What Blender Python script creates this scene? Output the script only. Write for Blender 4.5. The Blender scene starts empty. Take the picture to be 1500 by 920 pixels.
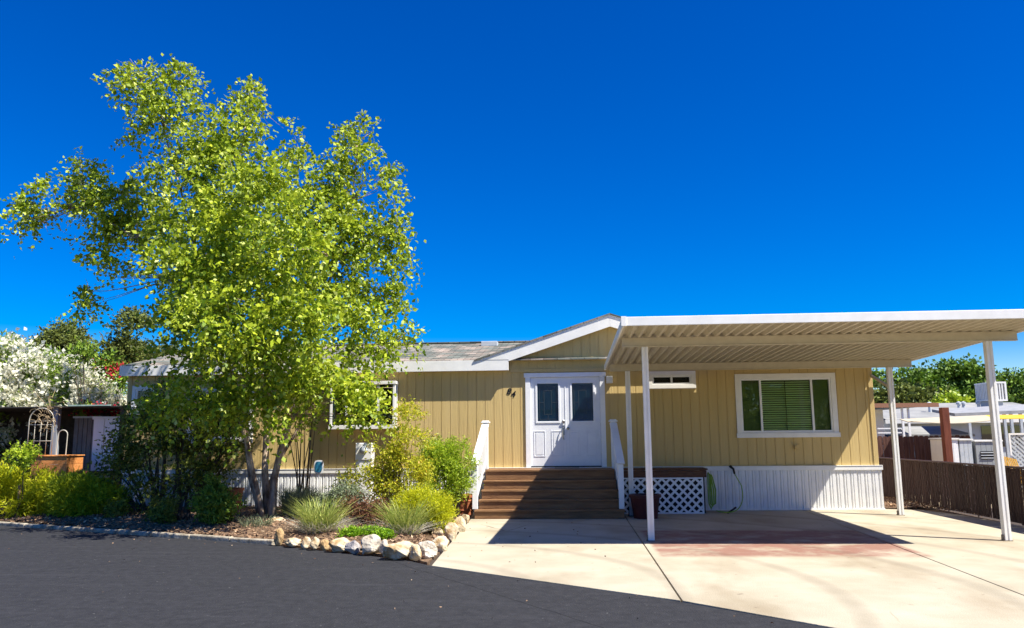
import bpy, math, random
import numpy as np
from mathutils import Vector, noise
random.seed(7); rng = np.random.default_rng(7)
S = bpy.context.scene
COL = S.collection

# ------------------------------------------------------------------ camera
F_PX, YAW, PITCH, ROLL, CAM_H = 1167.6, 0.0701, 0.1523, -0.0094, 1.6622
def cam_axes():
    cy, sy = math.cos(YAW), math.sin(YAW)
    w = np.array([-sy*math.cos(PITCH), cy*math.cos(PITCH), math.sin(PITCH)])
    r0 = np.array([cy, sy, 0.]); u0 = np.cross(r0, w)
    return r0*math.cos(ROLL)+u0*math.sin(ROLL), -r0*math.sin(ROLL)+u0*math.cos(ROLL), w
RA, UA, WA = cam_axes()
def at(px, py, Y=None, Z=None):
    """world point seen at a photo pixel, on the plane Y=const or Z=const"""
    d = WA + RA*(px-750)/F_PX + UA*(460-py)/F_PX
    t = Y/d[1] if Y is not None else (Z-CAM_H)/d[2]
    p = np.array([0, 0, CAM_H]) + d*t
    return float(p[0]), float(p[1]), float(p[2])
from mathutils import Matrix
cam = bpy.data.cameras.new('camera'); co = bpy.data.objects.new('camera', cam); COL.objects.link(co)
m = Matrix.Identity(4)
for i in range(3):
    m[i][0] = RA[i]; m[i][1] = UA[i]; m[i][2] = -WA[i]
m[2][3] = CAM_H
co.matrix_world = m
cam.sensor_width = 36; cam.lens = 36*F_PX/1500; cam.clip_end = 6000; cam.clip_start = 0.05
S.camera = co

# ------------------------------------------------------------------ light
TO_SUN = Vector((0.63, -0.30, 1.0)).normalized()
world = bpy.data.worlds.new('World'); S.world = world; world.use_nodes = True
nt = world.node_tree
bg = nt.nodes['Background']
sky = nt.nodes.new('ShaderNodeTexSky'); sky.sky_type = 'NISHITA'; sky.sun_disc = False
sky.sun_elevation = math.asin(TO_SUN.z)
sky.sun_rotation = math.atan2(TO_SUN.x, TO_SUN.y)
sky.air_density = 1.0; sky.dust_density = 0.12; sky.ozone_density = 4.0; sky.altitude = 400
hsv = nt.nodes.new('ShaderNodeHueSaturation'); hsv.inputs['Saturation'].default_value = 1.85
hsv.inputs['Value'].default_value = 1.2
hsv.inputs['Hue'].default_value = 0.522
nt.links.new(sky.outputs[0], hsv.inputs['Color']); nt.links.new(hsv.outputs[0], bg.inputs[0])
bg.inputs[1].default_value = 0.065
sl = bpy.data.lights.new('sun', 'SUN'); sl.energy = 5.0; sl.angle = math.radians(0.5); sl.color = (1.0, 0.945, 0.84)
so = bpy.data.objects.new('sun', sl); COL.objects.link(so)
so.rotation_euler = (-TO_SUN).to_track_quat('-Z', 'Y').to_euler(); so.location = (20, -10, 30)
S.view_settings.view_transform = 'Standard'; S.view_settings.look = 'None'
S.view_settings.gamma = 1; S.view_settings.exposure = 1.0
S.render.engine = 'CYCLES'

# ------------------------------------------------------------------ materials
MATS = {}
def mat(name, c1, c2=None, rough=.7, nscale=3., bump=0., bscale=40., stretch=(1, 1, 1), spec=.3, metal=0., detail=6, lo=.35, hi=.65):
    if name in MATS: return MATS[name]
    M = bpy.data.materials.new(name); M.use_nodes = True; t = M.node_tree; b = t.nodes['Principled BSDF']
    b.inputs['Roughness'].default_value = rough; b.inputs['Specular IOR Level'].default_value = spec
    b.inputs['Metallic'].default_value = metal
    tc = t.nodes.new('ShaderNodeTexCoord'); mp = t.nodes.new('ShaderNodeMapping'); mp.inputs['Scale'].default_value = stretch
    t.links.new(tc.outputs['Object'], mp.inputs[0])
    if c2 is None: b.inputs['Base Color'].default_value = (*c1, 1)
    else:
        n = t.nodes.new('ShaderNodeTexNoise'); n.inputs['Scale'].default_value = nscale; n.inputs['Detail'].default_value = detail
        n.inputs['Roughness'].default_value = .62
        r = t.nodes.new('ShaderNodeValToRGB'); r.color_ramp.elements[0].position = lo; r.color_ramp.elements[1].position = hi
        r.color_ramp.elements[0].color = (*c1, 1); r.color_ramp.elements[1].color = (*c2, 1)
        t.links.new(mp.outputs[0], n.inputs[0]); t.links.new(n.outputs[0], r.inputs[0]); t.links.new(r.outputs[0], b.inputs['Base Color'])
    if bump:
        n2 = t.nodes.new('ShaderNodeTexNoise'); n2.inputs['Scale'].default_value = bscale; n2.inputs['Detail'].default_value = 8
        bp = t.nodes.new('ShaderNodeBump'); bp.inputs['Strength'].default_value = bump; bp.inputs['Distance'].default_value = .02
        t.links.new(mp.outputs[0], n2.inputs[0]); t.links.new(n2.outputs[0], bp.inputs['Height']); t.links.new(bp.outputs[0], b.inputs['Normal'])
    MATS[name] = M
    return M
def leafmat(name, c1, c2, trans=.35, rough=.5, c3=None, spec=.35):
    M = bpy.data.materials.new(name); M.use_nodes = True; t = M.node_tree; b = t.nodes['Principled BSDF']; out = t.nodes['Material Output']
    g = t.nodes.new('ShaderNodeNewGeometry'); r = t.nodes.new('ShaderNodeValToRGB')
    r.color_ramp.elements[0].color = (*c1, 1); r.color_ramp.elements[1].color = (*c2, 1)
    if c3:
        e = r.color_ramp.elements.new(.9); e.color = (*c2, 1); r.color_ramp.elements[2].color = (*c3, 1)
    t.links.new(g.outputs['Random Per Island'], r.inputs[0]); t.links.new(r.outputs[0], b.inputs['Base Color'])
    b.inputs['Roughness'].default_value = rough; b.inputs['Specular IOR Level'].default_value = spec
    tr = t.nodes.new('ShaderNodeBsdfTranslucent'); mx = t.nodes.new('ShaderNodeMixShader'); mx.inputs[0].default_value = trans
    t.links.new(r.outputs[0], tr.inputs[0]); t.links.new(b.outputs[0], mx.inputs[1]); t.links.new(tr.outputs[0], mx.inputs[2])
    t.links.new(mx.outputs[0], out.inputs[0]); MATS[name] = M
    return M
def glassmat(name, c=(.01, .013, .015), rough=.02, spec=.9):
    return mat(name, c, rough=rough, spec=spec)

SIDING = mat('tan siding paint', (.545, .395, .155), (.61, .455, .20), .75, 5, .35, 30, (1, 1, .06), lo=.2, hi=.8)
TRIM = mat('white trim paint', (.78, .77, .73), (.86, .85, .81), .5, 4)
SKIRT = mat('white skirting', (.74, .75, .75), (.84, .84, .82), .5, 3, .1, 12)
WHITE = mat('white paint', (.80, .81, .82), (.87, .87, .86), .45, 6)
DOORW = mat('white door enamel', (.76, .78, .82), (.82, .84, .86), .35, 5)
DECKM = mat('carport painted metal', (.52, .46, .33), (.59, .53, .39), .5, 6, .05, 10)
STAIN = mat('brown stained boards', (.15, .072, .032), (.28, .155, .07), .6, 2.2, .5, 14, (1, 9, 9), lo=.3, hi=.7)
STAIN2 = mat('dark stained boards', (.075, .032, .018), (.16, .075, .035), .6, 5, .5, 14, (1, 6, 6))
GLASS = glassmat('dark window glass')
DARK = mat('dark interior', (.012, .012, .012), rough=.9)  # flat black that paints unlit depth behind openings
BLACK = mat('black iron', (.012, .011, .011), rough=.4)
NICKEL = mat('brushed nickel', (.45, .44, .42), rough=.3, metal=1)
BARK = mat('peeling birch bark', (.16, .095, .06), (.58, .45, .33), .85, 9, .9, 16, (1, 1, .35), lo=.38, hi=.62)
BARKD = mat('dark bark', (.05, .035, .025), (.13, .095, .065), .9, 8, .8, 20)
TERRA = mat('terracotta', (.33, .10, .045), (.45, .16, .07), .75, 7, .3, 20)
MAROON = mat('maroon plastic', (.05, .008, .010), (.08, .012, .014), .5, 5)
CEDAR = mat('orange cedar boards', (.55, .19, .045), (.70, .31, .10), .7, 4, .4, 16, (1, 6, 6))
ROCK = mat('quartz rock', (.34, .21, .085), (.62, .53, .37), .9, 4.5, 1., 9, lo=.38, hi=.56)
ROCK2 = mat('ochre rock', (.30, .17, .06), (.52, .38, .20), .9, 3.5, 1., 9)
ROCK3 = mat('pale rock', (.36, .30, .22), (.66, .61, .52), .9, 5, 1., 12)
ROCKG = mat('grey rock', (.16, .15, .17), (.50, .46, .42), .85, 4, .9, 7)
METALG = mat('pale grey metal', (.42, .46, .50), (.55, .58, .60), .5, 4)
GREEN = mat('green hose rubber', (.16, .30, .02), (.26, .42, .04), .4, 8)
WIRE = mat('weathered white wire', (.5, .47, .40), rough=.6)

# ------------------------------------------------------------------ mesh builder
def wpos(o):
    v = Vector((0, 0, 0))
    while o is not None:
        v += o.location; o = o.parent
    return v
class MB:
    def __init__(s): s.v = []; s.f = []
    def add(s, vs, fs):
        n = len(s.v); s.v += [tuple(p) for p in vs]; s.f += [tuple(i+n for i in f) for f in fs]; return s
    def box(s, x0, x1, y0, y1, z0, z1):
        return s.add([(x0,y0,z0),(x1,y0,z0),(x1,y1,z0),(x0,y1,z0),(x0,y0,z1),(x1,y0,z1),(x1,y1,z1),(x0,y1,z1)],
                     [(0,3,2,1),(4,5,6,7),(0,1,5,4),(1,2,6,5),(2,3,7,6),(3,0,4,7)])
    def frame(s, x0, x1, z0, z1, w, y0, y1):          # rectangular frame in the XZ plane, bars butted
        s.box(x0, x1, y0, y1, z1-w, z1); s.box(x0, x1, y0, y1, z0, z0+w)
        s.box(x0, x0+w, y0, y1, z0+w, z1-w); s.box(x1-w, x1, y0, y1, z0+w, z1-w); return s
    def prism(s, poly, y0, y1):                       # poly in XZ
        n = len(poly)
        vs = [(x, y0, z) for x, z in poly]+[(x, y1, z) for x, z in poly]
        return s.add(vs, [tuple(range(n)), tuple(range(2*n-1, n-1, -1))]+[(i, (i+n), (i+1) % n+n, (i+1) % n) for i in range(n)])
    def slab(s, poly, z0, z1):                        # poly in XY
        n = len(poly)
        vs = [(x, y, z0) for x, y in poly]+[(x, y, z1) for x, y in poly]
        return s.add(vs, [tuple(range(n-1, -1, -1)), tuple(range(n, 2*n))]+[(i, (i+1) % n, (i+1) % n+n, i+n) for i in range(n)])
    def bar(s, p, q, w, h=None, up=(0, 0, 1)):        # rectangular bar p->q
        h = h or w; p = Vector(p); q = Vector(q); d = (q-p).normalized(); u = Vector(up)
        if abs(d.dot(u)) > .98: u = Vector((0, 1, 0))
        a = d.cross(u).normalized()*w/2; b = a.cross(d).normalized()*h/2
        vs = [p-a-b, p+a-b, p+a+b, p-a+b, q-a-b, q+a-b, q+a+b, q-a+b]
        return s.add(vs, [(3,2,1,0),(4,5,6,7),(0,1,5,4),(1,2,6,5),(2,3,7,6),(3,0,4,7)])
    def tube(s, pts, rad, n=8):
        pts = [Vector(p) for p in pts]; k = len(pts)
        if not hasattr(rad, '__len__'): rad = [rad]*k
        a = None; base = len(s.v); vs = []
        for i, p in enumerate(pts):
            d = (pts[min(i+1, k-1)]-pts[max(i-1, 0)])
            d = d.normalized() if d.length > 1e-9 else Vector((0, 0, 1))
            if a is None: a = d.orthogonal().normalized()
            a = (a-d*a.dot(d)); a = a.normalized() if a.length > 1e-6 else d.orthogonal().normalized()
            b = d.cross(a)
            for j in range(n):
                t = 2*math.pi*j/n; vs.append(p+(a*math.cos(t)+b*math.sin(t))*rad[i])
        fs = [(i*n+j, i*n+(j+1) % n, (i+1)*n+(j+1) % n, (i+1)*n+j) for i in range(k-1) for j in range(n)]
        fs += [tuple(range(n-1, -1, -1)), tuple(range((k-1)*n, k*n))]
        return s.add(vs, fs)
    def lathe(s, c, prof, n=24):                      # prof [(r,z)]
        vs = [(c[0]+r*math.cos(2*math.pi*j/n), c[1]+r*math.sin(2*math.pi*j/n), c[2]+z) for r, z in prof for j in range(n)]
        k = len(prof)
        fs = [(i*n+j, i*n+(j+1) % n, (i+1)*n+(j+1) % n, (i+1)*n+j) for i in range(k-1) for j in range(n)]
        fs += [tuple(range(n-1, -1, -1)), tuple(range((k-1)*n, k*n))]
        return s.add(vs, fs)
    def build(s, name, material, parent=None, smooth=False, bevel=0, base=None):
        me = bpy.data.meshes.new(name); o = bpy.data.objects.new(name, me); COL.objects.link(o)
        off = wpos(parent) if parent else Vector(base or (0, 0, 0))
        me.from_pydata([(x-off.x, y-off.y, z-off.z) for x, y, z in s.v], [], s.f)
        me.materials.append(material); me.update()
        if smooth: me.polygons.foreach_set('use_smooth', [True]*len(me.polygons))
        if parent: o.parent = parent
        elif base: o.location = base
        if bevel:
            b = o.modifiers.new('bevel', 'BEVEL'); b.width = bevel; b.segments = 2; b.limit_method = 'ANGLE'; b.harden_normals = False
        return o
def tag(o, label=None, cat=None, group=None, kind=None):
    if label: o['label'] = label
    if cat: o['category'] = cat
    if group: o['group'] = group
    if kind: o['kind'] = kind
    return o
def thing(name, label, cat, loc=(0, 0, 0), group=None):
    o = bpy.data.objects.new(name, None); COL.objects.link(o); o.location = loc; o.empty_display_size = .1
    return tag(o, label, cat, group)
def bezier(p0, p1, p2, p3, n=8):
    out = []
    for i in range(n+1):
        t = i/n; out.append(p0*(1-t)**3+p1*3*t*(1-t)**2+p2*3*t*t*(1-t)+p3*t**3)
    return out

# ------------------------------------------------------------------ foliage
def unit(a): return a/np.maximum(np.linalg.norm(a, axis=-1, keepdims=True), 1e-9)
def quads_object(name, V, material, parent=None, base=None, label=None):
    """V: (N,4,3) leaf quads"""
    N = len(V); off = wpos(parent) if parent else Vector(base or (0, 0, 0))
    V = V.reshape(-1, 3)-np.array(off)
    me = bpy.data.meshes.new(name); me.vertices.add(N*4); me.vertices.foreach_set('co', V.astype(np.float32).ravel())
    me.loops.add(N*4); me.loops.foreach_set('vertex_index', np.arange(N*4, dtype=np.int32))
    me.polygons.add(N); me.polygons.foreach_set('loop_start', np.arange(0, N*4, 4, dtype=np.int32))
    me.update(calc_edges=True); me.materials.append(material)
    o = bpy.data.objects.new(name, me); COL.objects.link(o)
    if parent: o.parent = parent
    elif base: o.location = base
    return o
def leaf_quads(P, D, L, W, fold=.25):
    """rhombic leaves at P along D, length L, width W*L"""
    N = len(P); D = unit(D); r = rng.normal(size=(N, 3)); side = unit(np.cross(D, r)); nrm = np.cross(side, D)
    L = np.asarray(L).reshape(-1, 1)*np.ones((N, 1)); w = L*W/2
    mid = P+D*L*.42
    return np.stack([P, mid+side*w+nrm*w*fold, P+D*L-nrm*L*.08, mid-side*w+nrm*w*fold], 1)
def noise_keep(P, freq, thr):
    return np.array([noise.noise(Vector(p)*freq) > thr for p in P], bool)
def lobe_points(lobes, n, shell=.45, freq=1.3, thr=-.12, wexp=.72):
    """lobes: (x,y,z,rx,ry,rz)"""
    A = np.array(lobes, float); w = (A[:, 3]*A[:, 5]*A[:, 4])**wexp; w /= w.sum()
    idx = rng.choice(len(A), n, p=w); d = unit(rng.normal(size=(n, 3))); r = rng.random(n)**shell
    P = A[idx, :3]+d*A[idx, 3:]*r[:, None]
    k = noise_keep(P, freq, thr)
    return P[k], d[k], idx[k]
def shoots(P, d, k, length, droop, leaf, W=.6, spread=.6, fold=.25, up=0., stem=None):
    """twigs starting at P heading d, carrying k leaves each"""
    n = len(P); d = unit(d+rng.normal(size=(n, 3))*.45+np.array([0, 0, up]))
    out = []
    for j in range(k):
        t = (j+.5)/k+rng.normal(size=n)*.04; t = np.clip(t, 0, 1)
        ln = length*(.6+.8*rng.random(n))
        Q = P+d*(ln*t)[:, None]; Q[:, 2] -= droop*t*t*ln
        ld = unit(d*.5+rng.normal(size=(n, 3))*spread+np.array([0, 0, -droop*.5]))
        out.append(leaf_quads(Q+rng.normal(size=(n, 3))*leaf*.25, ld, leaf*(.65+.7*rng.random(n)), W, fold))
    return np.concatenate(out)
def branches(mb, base, targets, r0, mid=.5, n=7, wob=.15, sides=6, rt=.006):
    b = Vector(base)
    for t in targets:
        t = Vector(t); c = (b+t)*.5; L = (t-b).length
        p1 = b+Vector((0, 0, L*.45))+Vector([random.uniform(-wob, wob)*L for _ in range(3)])*.5
        p2 = t-(t-b)*.25+Vector([random.uniform(-wob, wob)*L for _ in range(3)])*.5
        pts = bezier(b, p1, p2, t, n)
        mb.tube(pts, [r0*(1-i/n)**.8+rt for i in range(n+1)], sides)
def lobes_px(lst, Y, dscale=1.0):
    """lobes given as photo outline (px,py,rx,ry[,dy]) standing at depth Y"""
    out = []
    for l in lst:
        px, py, rx, ry = l[:4]; dy = l[4] if len(l) > 4 else random.uniform(-.25, .25)*dscale
        s = (Y+dy)/F_PX/.985; x, y, z = at(px, py, Y=Y+dy)
        out.append((x, Y+dy, z, rx*s, (rx+ry)/2*s*.8*dscale, ry*s))
    return out

L_BIRCH = leafmat('birch leaves', (.12, .22, .010), (.54, .62, .035), .33, .5, (.72, .78, .26), spec=.3)  # last colour paints bright highlights onto the palest leaves
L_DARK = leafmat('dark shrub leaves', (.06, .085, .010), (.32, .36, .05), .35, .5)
L_OAK = leafmat('oak leaves', (.04, .10, .010), (.19, .32, .03), .2, .6)
L_OAKD = leafmat('dry oak leaves', (.06, .085, .015), (.20, .24, .045), .2, .6)
L_OLE = leafmat('oleander leaves', (.10, .20, .02), (.30, .42, .04), .3, .5)
P_WHITE = leafmat('white petals', (.82, .80, .64), (.92, .90, .76), .45, .7)
P_RED = leafmat('crimson petals', (.40, .01, .03), (.65, .03, .06), .3, .7)
L_JUN = leafmat('golden juniper sprays', (.38, .44, .01), (.78, .76, .03), .45, .6)
L_NAN = leafmat('yellow green leaves', (.32, .38, .02), (.72, .68, .05), .45, .5, (.72, .42, .05))
L_BUSH = leafmat('fresh green leaves', (.20, .34, .02), (.52, .62, .04), .4, .45)
L_LAV = leafmat('grey green blades', (.12, .16, .08), (.30, .34, .20), .25, .7)
L_IRIS = leafmat('green blades', (.16, .24, .03), (.56, .58, .16), .3, .5)
L_STRAW = leafmat('pale dry blades', (.40, .36, .27), (.66, .62, .52), .2, .8)
L_MINT = leafmat('bright ground leaves', (.14, .32, .01), (.38, .56, .03), .35, .5)
L_BROWN = leafmat('dry brown leaves', (.10, .04, .025), (.24, .11, .05), .2, .8)
CHIP = leafmat('bark chips', (.10, .05, .03), (.42, .27, .16), .0, .9, (.62, .48, .32))

# ------------------------------------------------------------------ ground
earth = MB(); earth.slab([(-900, -600), (900, -600), (900, 1500), (-900, 1500)], -.5, -.06)
tag(earth.build('ground', mat('dry earth', (.20, .15, .09), (.32, .25, .15), .95, .8, .3, 5)), kind='structure')

def asphalt_mat():
    M = mat('asphalt', (.019, .0195, .0225), (.033, .0335, .038), .85, 9, .5, 60, detail=12, spec=.25, lo=.3, hi=.7)
    t = M.node_tree; b = t.nodes['Principled BSDF']; old = b.inputs['Base Color'].links[0].from_socket
    tc = [n for n in t.nodes if n.type == 'TEX_COORD'][0]
    v = t.nodes.new('ShaderNodeTexNoise'); v.inputs['Scale'].default_value = 26; v.inputs['Detail'].default_value = 4
    r = t.nodes.new('ShaderNodeValToRGB'); r.color_ramp.elements[0].position = .70; r.color_ramp.elements[1].position = .76
    st = t.nodes.new('ShaderNodeTexNoise'); st.inputs['Scale'].default_value = 1.2; st.inputs['Detail'].default_value = 5
    mp = t.nodes.new('ShaderNodeMapping'); mp.inputs['Rotation'].default_value = (0, 0, .62); mp.inputs['Scale'].default_value = (.35, 3.5, 1)
    t.links.new(tc.outputs['Object'], mp.inputs[0]); t.links.new(mp.outputs[0], st.inputs[0])
    r2 = t.nodes.new('ShaderNodeValToRGB'); r2.color_ramp.elements[0].position = .56; r2.color_ramp.elements[1].position = .8
    r2.color_ramp.elements[1].color = (.28, .28, .28, 1)
    t.links.new(st.outputs[0], r2.inputs[0])
    t.links.new(tc.outputs['Object'], v.inputs[0]); t.links.new(v.outputs[0], r.inputs[0])
    m1 = t.nodes.new('ShaderNodeMix'); m1.data_type = 'RGBA'; m1.inputs['B'].default_value = (.065, .065, .072, 1)
    t.links.new(r2.outputs[0], m1.inputs['Factor']); t.links.new(old, m1.inputs['A'])
    m2 = t.nodes.new('ShaderNodeMix'); m2.data_type = 'RGBA'; m2.inputs['B'].default_value = (.14, .14, .14, 1)
    t.links.new(r.outputs[0], m2.inputs['Factor']); t.links.new(m1.outputs['Result'], m2.inputs['A'])
    vd = t.nodes.new('ShaderNodeTexVoronoi'); vd.feature = 'DISTANCE_TO_EDGE'; vd.inputs['Scale'].default_value = .13
    nz = t.nodes.new('ShaderNodeTexNoise'); nz.inputs['Scale'].default_value = 1.8; nz.inputs['Detail'].default_value = 8
    va = t.nodes.new('ShaderNodeMix'); va.data_type = 'RGBA'; va.inputs['Factor'].default_value = .1
    t.links.new(tc.outputs['Object'], nz.inputs[0]); t.links.new(tc.outputs['Object'], va.inputs['A']); t.links.new(nz.outputs['Color'], va.inputs['B']); t.links.new(va.outputs['Result'], vd.inputs[0])
    lt_ = t.nodes.new('ShaderNodeMapRange'); lt_.inputs[1].default_value = .0004; lt_.inputs[2].default_value = .0016; lt_.inputs[3].default_value = .7; lt_.inputs[4].default_value = 0
    t.links.new(vd.outputs[0], lt_.inputs[0])
    m9 = t.nodes.new('ShaderNodeMix'); m9.data_type = 'RGBA'; m9.inputs['B'].default_value = (.006, .006, .007, 1); t.links.new(lt_.outputs[0], m9.inputs['Factor']); t.links.new(m2.outputs['Result'], m9.inputs['A'])
    t.links.new(m9.outputs['Result'], b.inputs['Base Color'])
    return M
edge_pts = [(-60, 33), (-22, 20.6), (-11.54, 15.75), (-4.84, 12.85), (-3.0, 11.72), (-2.2, 11.15), (-1.84, 10.74), (-.07, 9.6), (2.25, 7.44), (6.0, 3.9), (14, -3)]
ap = [(-60, -20), (14, -20)]+edge_pts[::-1]
tag(MB().slab(ap, -.055, -.012).build('road', asphalt_mat()), kind='structure')

def concrete_mat():
    M = mat('driveway concrete', (.36, .315, .225), (.49, .44, .335), .85, .9, .35, 60, detail=10, lo=.28, hi=.68)
    t = M.node_tree; b = t.nodes['Principled BSDF']; old = b.inputs['Base Color'].links[0].from_socket
    tc = [n for n in t.nodes if n.type == 'TEX_COORD'][0]
    def band(axis, a, c, soft=.15):
        sep = t.nodes.new('ShaderNodeSeparateXYZ'); t.links.new(tc.outputs['Object'], sep.inputs[0])
        outs = []
        for lo, hi in ((a-soft, a+soft), (c+soft, c-soft)):
            mr = t.nodes.new('ShaderNodeMapRange'); mr.inputs[1].default_value = lo; mr.inputs[2].default_value = hi
            t.links.new(sep.outputs[axis], mr.inputs[0]); outs.append(mr)
        mu = t.nodes.new('ShaderNodeMath'); mu.operation = 'MULTIPLY'
        t.links.new(outs[0].outputs[0], mu.inputs[0]); t.links.new(outs[1].outputs[0], mu.inputs[1]); return mu
    bx = band(0, 1.22, 4.88, .04); by = band(1, 11.55, 14.6, .12)
    mu = t.nodes.new('ShaderNodeMath'); mu.operation = 'MULTIPLY'; t.links.new(bx.outputs[0], mu.inputs[0]); t.links.new(by.outputs[0], mu.inputs[1])
    n = t.nodes.new('ShaderNodeTexNoise'); n.inputs['Scale'].default_value = 1.6; n.inputs['Detail'].default_value = 12; n.inputs['Roughness'].default_value = .7
    mp = t.nodes.new('ShaderNodeMapping'); mp.inputs['Scale'].default_value = (.9, 1.3, 1); t.links.new(tc.outputs['Object'], mp.inputs[0]); t.links.new(mp.outputs[0], n.inputs[0])
    r = t.nodes.new('ShaderNodeValToRGB'); r.color_ramp.elements[0].position = .36; r.color_ramp.elements[1].position = .53; r.color_ramp.elements[0].color = (.12, .12, .12, 1); r.color_ramp.elements[1].color = (.8, .8, .8, 1)
    t.links.new(n.outputs[0], r.inputs[0])
    mu2 = t.nodes.new('ShaderNodeMath'); mu2.operation = 'MULTIPLY'; t.links.new(mu.outputs[0], mu2.inputs[0]); t.links.new(r.outputs[0], mu2.inputs[1])
    mx = t.nodes.new('ShaderNodeMix'); mx.data_type = 'RGBA'; mx.inputs['B'].default_value = (.24, .095, .07, 1)
    t.links.new(mu2.outputs[0], mx.inputs['Factor'])
    # broad stains and tyre marks
    n3 = t.nodes.new('ShaderNodeTexNoise'); n3.inputs['Scale'].default_value = .55; n3.inputs['Detail'].default_value = 6
    mp3 = t.nodes.new('ShaderNodeMapping'); mp3.inputs['Scale'].default_value = (1.6, .7, 1); t.links.new(tc.outputs['Object'], mp3.inputs[0]); t.links.new(mp3.outputs[0], n3.inputs[0])
    r3 = t.nodes.new('ShaderNodeValToRGB'); r3.color_ramp.elements[0].position = .52; r3.color_ramp.elements[1].position = .75
    r3.color_ramp.elements[1].color = (.65, .65, .65, 1); t.links.new(n3.outputs[0], r3.inputs[0])
    m3 = t.nodes.new('ShaderNodeMix'); m3.data_type = 'RGBA'; m3.inputs['B'].default_value = (.22, .155, .085, 1)
    t.links.new(r3.outputs[0], m3.inputs['Factor']); t.links.new(old, m3.inputs['A']); t.links.new(m3.outputs['Result'], mx.inputs['A'])
    # hairline cracks and small dark drips
    vd = t.nodes.new('ShaderNodeTexVoronoi'); vd.feature = 'DISTANCE_TO_EDGE'; vd.inputs['Scale'].default_value = .33
    nz = t.nodes.new('ShaderNodeTexNoise'); nz.inputs['Scale'].default_value = 1.5; nz.inputs['Detail'].default_value = 8
    va = t.nodes.new('ShaderNodeMix'); va.data_type = 'RGBA'; va.inputs['Factor'].default_value = .12
    t.links.new(tc.outputs['Object'], nz.inputs[0]); t.links.new(tc.outputs['Object'], va.inputs['A']); t.links.new(nz.outputs['Color'], va.inputs['B']); t.links.new(va.outputs['Result'], vd.inputs[0])
    lt_ = t.nodes.new('ShaderNodeMapRange'); lt_.inputs[1].default_value = .0008; lt_.inputs[2].default_value = .003; lt_.inputs[3].default_value = .75; lt_.inputs[4].default_value = 0
    t.links.new(vd.outputs[0], lt_.inputs[0])
    n4 = t.nodes.new('ShaderNodeTexNoise'); n4.inputs['Scale'].default_value = .45; r4 = t.nodes.new('ShaderNodeMapRange'); r4.inputs[1].default_value = .6; r4.inputs[2].default_value = .66
    t.links.new(tc.outputs['Object'], n4.inputs[0]); t.links.new(n4.outputs[0], r4.inputs[0])
    mm = t.nodes.new('ShaderNodeMath'); mm.operation = 'MULTIPLY'; t.links.new(lt_.outputs[0], mm.inputs[0]); t.links.new(r4.outputs[0], mm.inputs[1])
    n5 = t.nodes.new('ShaderNodeTexNoise'); n5.inputs['Scale'].default_value = 6; n5.inputs['Detail'].default_value = 3; r5 = t.nodes.new('ShaderNodeMapRange'); r5.inputs[1].default_value = .69; r5.inputs[2].default_value = .76; r5.inputs[4].default_value = .55
    t.links.new(tc.outputs['Object'], n5.inputs[0]); t.links.new(n5.outputs[0], r5.inputs[0])
    mxx = t.nodes.new('ShaderNodeMath'); mxx.operation = 'MAXIMUM'; t.links.new(mm.outputs[0], mxx.inputs[0]); t.links.new(r5.outputs[0], mxx.inputs[1])
    # faint curved tyre marks
    wv = t.nodes.new('ShaderNodeTexWave'); wv.wave_type = 'RINGS'; wv.rings_direction = 'Z'; wv.inputs['Scale'].default_value = .19; wv.inputs['Distortion'].default_value = .6
    mw = t.nodes.new('ShaderNodeMapping'); mw.inputs['Location'].default_value = (3, -9, 0); t.links.new(tc.outputs['Object'], mw.inputs[0]); t.links.new(mw.outputs[0], wv.inputs[0])
    rw = t.nodes.new('ShaderNodeMapRange'); rw.inputs[1].default_value = .93; rw.inputs[2].default_value = 1; rw.inputs[4].default_value = .22; t.links.new(wv.outputs[1], rw.inputs[0])
    mx3 = t.nodes.new('ShaderNodeMath'); mx3.operation = 'MAXIMUM'; t.links.new(mxx.outputs[0], mx3.inputs[0]); t.links.new(rw.outputs[0], mx3.inputs[1])
    m6 = t.nodes.new('ShaderNodeMix'); m6.data_type = 'RGBA'; m6.inputs['B'].default_value = (.10, .075, .05, 1); t.links.new(mx3.outputs[0], m6.inputs['Factor']); t.links.new(mx.outputs['Result'], m6.inputs['A'])
    t.links.new(m6.outputs['Result'], b.inputs['Base Color'])
    return M
CONC = concrete_mat()
dw = MB(); g = .009
dw.slab([(-1.84, 10.72), (1.10-g, 8.55), (1.11-g, 18.6), (-2.3, 18.6), (-2.06, 16.7)], -.05, 0)
dw.slab([(1.10+g, 8.54), (2.25, 7.42), (4.60-g, 5.2), (4.62-g, 8.88), (4.93-g, 15.3), (5.1-g, 18.6), (1.11+g, 18.6)], -.05, 0)
dw.slab([(4.60+g, 5.19), (14, -3), (14, 2), (8.9, 8), (8.15, 13), (8.0, 15.3), (7.92, 17.2), (7.6, 18.3), (6.84, 18.62), (5.1+g, 18.6), (4.93+g, 15.3), (4.62+g, 8.88)], -.05, 0)
tag(dw.build('driveway', CONC, bevel=.006), kind='structure')
# hairline expansion gaps filled with dirt sit below the slab tops (base sheet shows through)
tag(MB().slab([(-1.9, 10.6), (14, -3.2), (14, 19), (-2.4, 19)], -.058, -.03).build('driveway_base', mat('joint dirt', (.06, .045, .035), rough=1)), kind='structure')

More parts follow.
